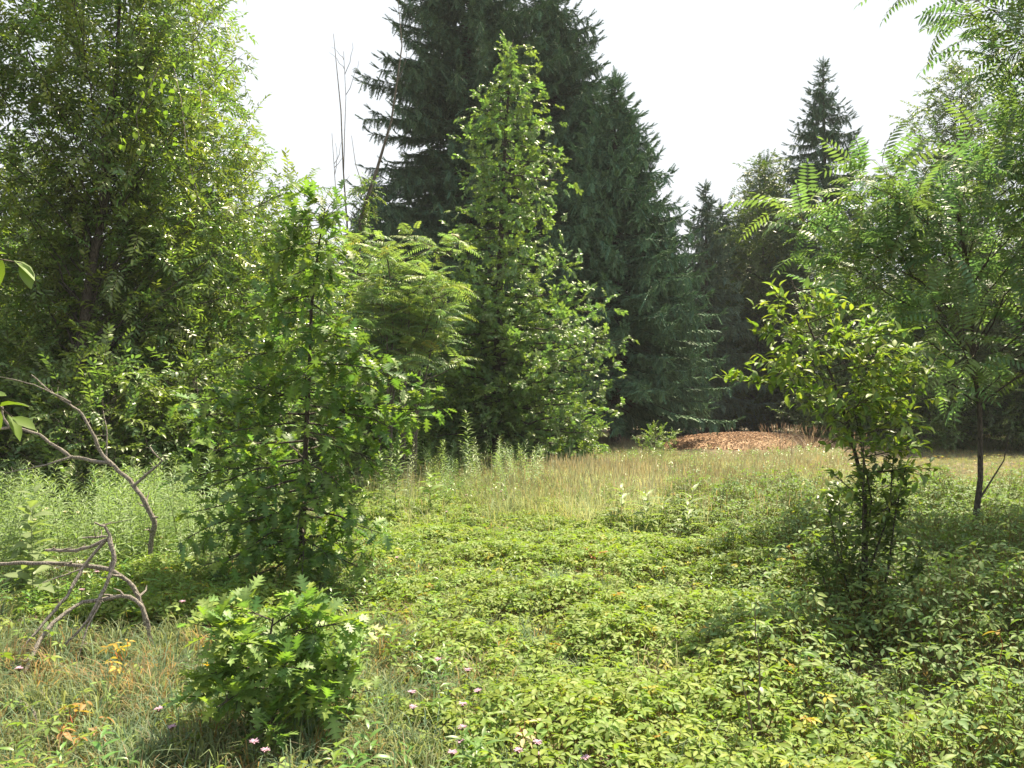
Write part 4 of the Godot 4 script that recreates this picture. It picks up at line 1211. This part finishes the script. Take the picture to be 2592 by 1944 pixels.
func flowers() -> void:
	var r := rng(900)
	var k := 0
	for f in [[-0.47, 3.81, 0.20], [-0.41, 3.63, 0.20], [-0.23, 3.45, 0.20], [-0.20, 3.35, 0.20], [-0.24, 3.23, 0.20], [0.10, 3.31, 0.20], [0.04, 3.26, 0.20], [0.08, 3.20, 0.20], [0.30, 3.19, 0.20], [-0.39, 4.33, 0.20], [-0.22, 4.17, 0.20], [-0.15, 3.89, 0.20], [-0.20, 3.71, 0.20], [-0.55, 11.32, 0.28], [-0.61, 10.71, 0.28], [-0.27, 11.46, 0.28], [-0.17, 10.92, 0.28], [1.09, 11.23, 0.28], [-0.09, 10.42, 0.28], [-0.79, 9.69, 0.28], [-0.95, 6.71, 0.28], [-2.98, 5.94, 0.28], [-3.06, 6.03, 0.28], [-2.82, 5.43, 0.28], [-2.05, 5.14, 0.28], [-1.58, 4.46, 0.20], [-1.00, 3.82, 0.20], [-2.46, 4.12, 0.20], [-1.55, 3.64, 0.20], [-1.40, 3.43, 0.20], [-0.94, 3.17, 0.20], [-0.99, 3.25, 0.20]]:
		flower("knapweed", knapweed_label(f[0], f[1], k), f[0], f[1], f[2], 22, 0.034, Color(0.66, 0.44, 0.64), Color(0.16, 0.13, 0.08), 0.5, 910 + k, "purple knapweed flowers")
		k += 1
	var said := ["yellow flower in the shade nearest the oak sapling", "middle one of the three yellow flowers", "yellow flower nearest the oak shrub"]
	k = 0
	for f in [[-1.68, 4.76, 0.22], [-1.64, 4.44, 0.22], [-1.51, 4.12, 0.22]]:
		flower("yellow_flower", said[k], f[0], f[1], f[2], 12, 0.035, Color(0.85, 0.6, 0.04), Color(0.6, 0.35, 0.03), 0.25, 950 + k, "yellow flowers beside the oak shrub")
		k += 1
	var white := [[-4.0, 7.1, 0.62, "topmost"], [-3.86, 7.1, 0.58, "rightmost"], [-4.08, 7.2, 0.6, "leftmost"], [-3.95, 6.9, 0.55, "nearest"], [-3.7, 7.0, 0.57, "lone"], [-2.75, 5.0, 0.5, "lower left"], [-2.6, 5.05, 0.48, "lower right"], [-2.7, 5.2, 0.52, "lower back"]]
	for f in white:
		flower("fleabane", "%s small white daisy like fleabane %s" % [f[3], "among goldenrod left of the dead branch" if f[1] > 6.0 else "beside the fallen branches"], f[0], f[1], f[2], 26, 0.034, Color(0.8, 0.8, 0.78), Color(0.7, 0.5, 0.05), 0.12, 960 + k, "white fleabane flowers")
		k += 1
	# single plants that stand out
	var tall := weed(1.15, 70, 0.12, NARROW, Color(0.19, 0.27, 0.11), 801, 0.7)
	plant("goldenrod", "tall pale goldenrod spire standing alone right of the oak sapling", "goldenrod", -1.42, 10.0, tall, 1.0, 0.0, M.dull)
	plant("goldenrod", "tall pale goldenrod spire second from the oak sapling", "goldenrod", -1.62, 10.3, tall, 0.85, 2.0, M.dull)
	plant("goldenrod", "pale bushy goldenrod spire before the pin oak", "goldenrod", -0.75, 14.2, tall, 1.15, 4.0, M.dull)
	var broad := weed(0.6, 22, 0.15, OVAL, Color(0.22, 0.32, 0.09), 802, 0.5)
	plant("leafy_weed", "light green broad leaved weed in the sun before the dark goldenrod", "weed", -1.05, 10.6, broad, 1.0, 0.0, M.leaf)
	plant("leafy_weed", "small light green broad leaved weed left of the sunny one", "weed", -1.95, 10.8, broad, 0.7, 1.0, M.leaf)
	var edge := weed(0.8, 30, 0.15, OVAL, Color(0.22, 0.28, 0.14), 803, 0.5)
	plant("leafy_weed", "grey green broad leaved weed at the left edge behind the branches", "weed", -3.3, 5.7, edge, 1.0, 0.0, M.dull)
	plant("leafy_weed", "second grey green broad leaved weed farther back at left edge", "weed", -3.75, 6.4, edge, 1.05, 2.2, M.dull)
	var milk := weed(0.5, 20, 0.17, NARROW, Color(0.24, 0.31, 0.14), 804, 0.5)
	var at := [[1.3, 9.7], [1.55, 9.5], [1.8, 9.8], [1.65, 10.2], [2.05, 9.6], [1.4, 10.3], [2.2, 10.1], [1.95, 9.1]]
	var which := ["leftmost", "front left", "middle", "rear middle", "front right", "rear left", "rightmost", "nearest"]
	for i in at.size():
		plant("long_leaved_weed", "%s pale long leaved weed in the patch at the meadow edge" % which[i], "weed", at[i][0], at[i][1], milk, r.randf_range(0.8, 1.15), r.randf() * TAU, M.dull, "pale long leaved weeds at the meadow edge")
	# dry stalks
	var stalks := [["tall tan dry seed stalk between creeper and pear sapling", Vector3(3.63, 0, -11.0), 1.25, 0.16], ["thin dry stalk left of the tan seed stalk", Vector3(2.5, 0, -10.0), 0.75, 0.12], ["short dry stalk at the meadow edge near the middle", Vector3(1.6, 0, -11.5), 0.7, 0.05], ["thin dark stalk rising from brambles in the right foreground", Vector3(1.17, 0, -3.9), 0.62, -0.03], ["second thin stalk in the right foreground brambles", Vector3(1.05, 0, -3.6), 0.4, -0.05]]
	for q in stalks:
		var root := thing("dry_stalk", q[0], "dry stalk", q[1])
		var g := Geo.new()
		var h: float = q[2]
		var pts := bez(Vector3(0, 0, 0), Vector3(q[3] * 0.3, h * 0.6, 0), Vector3(q[3], h, 0), 8, 0.008, r)
		var col := Color(0.32, 0.24, 0.17) if h > 1.0 else Color(0.13, 0.1, 0.07)
		g.tube(pts, taper(0.006, 0.002, 9), 5, col)
		part("stem", g.mesh(), M.stem, root)
		if h > 1.0:
			g = Geo.new()
			for i in 34:
				var t := r.randf_range(0.45, 1.0)
				var a := along(pts, t)
				var d := Vector3(r.randf_range(-1, 1), r.randf_range(0.3, 1.3), r.randf_range(-1, 1)).normalized() * r.randf_range(0.08, 0.26) * (1.3 - t)
				g.tube(pv([a, a + d * 0.6, a + d + Vector3(0, -0.02, 0)]), PackedFloat32Array([0.002, 0.0015, 0.004]), 3, Color(0.42, 0.32, 0.22))
			part("seed_head", g.mesh(), M.stem, root)
		elif q[1].z > -5.0:
			g = Geo.new()
			for i in 9:
				g.leaf(aim(along(pts, r.randf_range(0.3, 1.0)), Vector3(r.randf_range(-1, 1), r.randf_range(-0.2, 0.6), r.randf_range(-1, 1)), 0.0, 1.0), r.randf_range(0.04, 0.07), OVAL, 0.2, 0.3, Color(0.22, 0.3, 0.07), Color(0.25, 0.32, 0.1))
			part("leaves", g.mesh(), M.leaf, root).set_meta("kind", "stuff")
	# dry grass clumps at the far side of the meadow
	var clump := grass_tuft(110, 0.55, 0.95, 0.006, Color(0.27, 0.2, 0.14), Color(0.38, 0.3, 0.22), 810, 35, Color(0.34, 0.24, 0.18))
	var spots := [[7.6, 23.5, 1.1, "largest brown clump of dry grass before the mulch pile"], [8.6, 23.8, 1.0, "brown clump of dry grass at the right end of the mulch pile"], [6.9, 24.0, 0.6, "brown clump of dry grass left of the largest one"], [1.1, 23.0, 0.75, "reddish clump of dry grass right of the pin oak"], [2.0, 23.5, 0.9, "reddish dry grass clump left of the small sunny shrub"], [3.3, 24.0, 0.65, "small dry grass clump right of the small sunny shrub"], [8.9, 21.5, 0.85, "dry grass clump behind the pear sapling"]]
	for q in spots:
		var root := thing("dry_grass_clump", q[3], "dry grass", Vector3(q[0], gh(q[0], -q[1]), -q[1]), "dry grass clumps at the meadow edge")
		root.scale = Vector3.ONE * q[2]
		root.rotation.y = q[0]
		part("blades", clump, M.grass, root).set_meta("kind", "stuff")
	# a small sunny shrub in the meadow
	var root := thing("small_shrub", "small yellow green shrub at the far side of the meadow", "shrub", Vector3(3.75, gh(3.75, -21.5), -21.5))
	var trunk := pv([Vector3(0, -0.05, 0), Vector3(0, 0.4, 0), Vector3(0.05, 0.75, 0)])
	grow(root, {"trunk": trunk, "r0": 0.02, "r1": 0.005, "limbs": limbs_in(trunk, [[0.15, 0.45, 0.45], [0.5, 0.5, 0.5], [0.8, 0.15, 0.15]], 20, r, 0.7), "step": 0.12, "twig": 0.2, "sprays": [L.bushspray0, L.bushspray1, L.cherry0], "size": [0.6, 0.9], "gap": 0.1, "lift": 0.08, "droop": 0.3, "seed": 820, "mat": M.dull, "bark": M.bark_grey})
	# reddening and yellowing plants, dry leaves
	var turned := [[-1.83, 3.55, "orange", "orange leaved creeper sprig above the rotten logs", Color(0.38, 0.2, 0.08)], [-1.95, 3.75, "orange", "second orange leaved sprig at the left edge", Color(0.36, 0.23, 0.08)], [-2.2, 4.6, "yellow", "yellow orange sprig beside the fallen branches", Color(0.5, 0.34, 0.07)], [-2.05, 4.3, "yellow", "small yellowing sprig between fallen branches and logs", Color(0.48, 0.36, 0.08)],
			[0.06, 3.6, "tan", "pale tan withered creeper leaf in the front of the carpet", Color(0.6, 0.5, 0.3)], [0.0, 3.45, "tan", "second pale withered creeper leaf nearer the camera", Color(0.52, 0.44, 0.26)], [1.38, 3.85, "yellow", "yellow green bramble sprig in the right foreground", Color(0.42, 0.42, 0.06)], [1.2, 3.3, "yellow", "bright yellow bramble sprig at the lower right", Color(0.5, 0.45, 0.05)], [0.75, 7.4, "red", "reddish creeper sprig in the middle of the carpet", Color(0.4, 0.13, 0.06)]]
	k = 0
	for q in turned:
		var o := thing("%s_leaved_sprig" % q[2], q[3], "creeper sprig", Vector3(q[0], gh(q[0], -q[1]) + 0.1, -q[1]))
		for j in 4:
			var p := part("leaf", palmate(5 if j % 2 == 0 else 3, r.randf_range(0.04, 0.065), OVAL, q[4] * r.randf_range(0.7, 1.2), 0.07, 830 + k), M.creeper, o)
			p.position = Vector3(r.randf_range(-0.1, 0.1), r.randf_range(-0.02, 0.05), r.randf_range(-0.1, 0.1))
			p.rotation = Vector3(r.randf_range(-0.3, 0.5), r.randf() * TAU, r.randf_range(-0.3, 0.3))
			k += 1
	# litter
	var g2 := Geo.new()
	g2.leaf(Transform3D(), 1.0, OVAL, 0.3, 0.35, Color(0.3, 0.19, 0.12), Color(0.25, 0.15, 0.09))
	var where := []
	var cols := []
	for i in 5000:
		var d := sqrt(r.randf_range(2.6 * 2.6, 7.5 * 7.5))
		var x := r.randf_range(-0.72, 0.6) * (d + 0.8)
		where.append(aim(Vector3(x, gh(x, -d) + r.randf_range(0.005, 0.04), -d), Vector3(r.randf_range(-1, 1), r.randf_range(-0.3, 0.4), r.randf_range(-1, 1)), r.randf_range(-0.7, 0.7), r.randf_range(0.03, 0.075)))
		cols.append(tint(r, 0.45, 0.12))
	scatter("leaves", g2.mesh(), M.petal, where, cols, cover("leaf_litter", "dry brown leaf litter on the earth", "leaf litter"))
	where = [[], []]
	cols = [[], []]
	for i in 900:
		var d := r.randf_range(11.0, 25.0)
		var x := d * r.randf_range(0.36, 0.75)
		where[i % 2].append(Transform3D(Basis(Vector3.UP, r.randf() * TAU).scaled_local(Vector3.ONE * r.randf_range(0.7, 1.2)), Vector3(x, gh(x, -d) - 0.03, -d)))
		cols[i % 2].append(Color(1.8, 0.85, 0.9) if r.randf() < 0.3 else Color(1.5, 1.1, 0.9) if r.randf() < 0.6 else tint(r, 0.2, 0.1))
	var far := cover("meadow_creeper", "sparse reddening creeper on the open ground at the right", "ground cover")
	for j in 2:
		scatter("foliage", L["creeper%d" % j], M.creeper, where[j], cols[j], far)
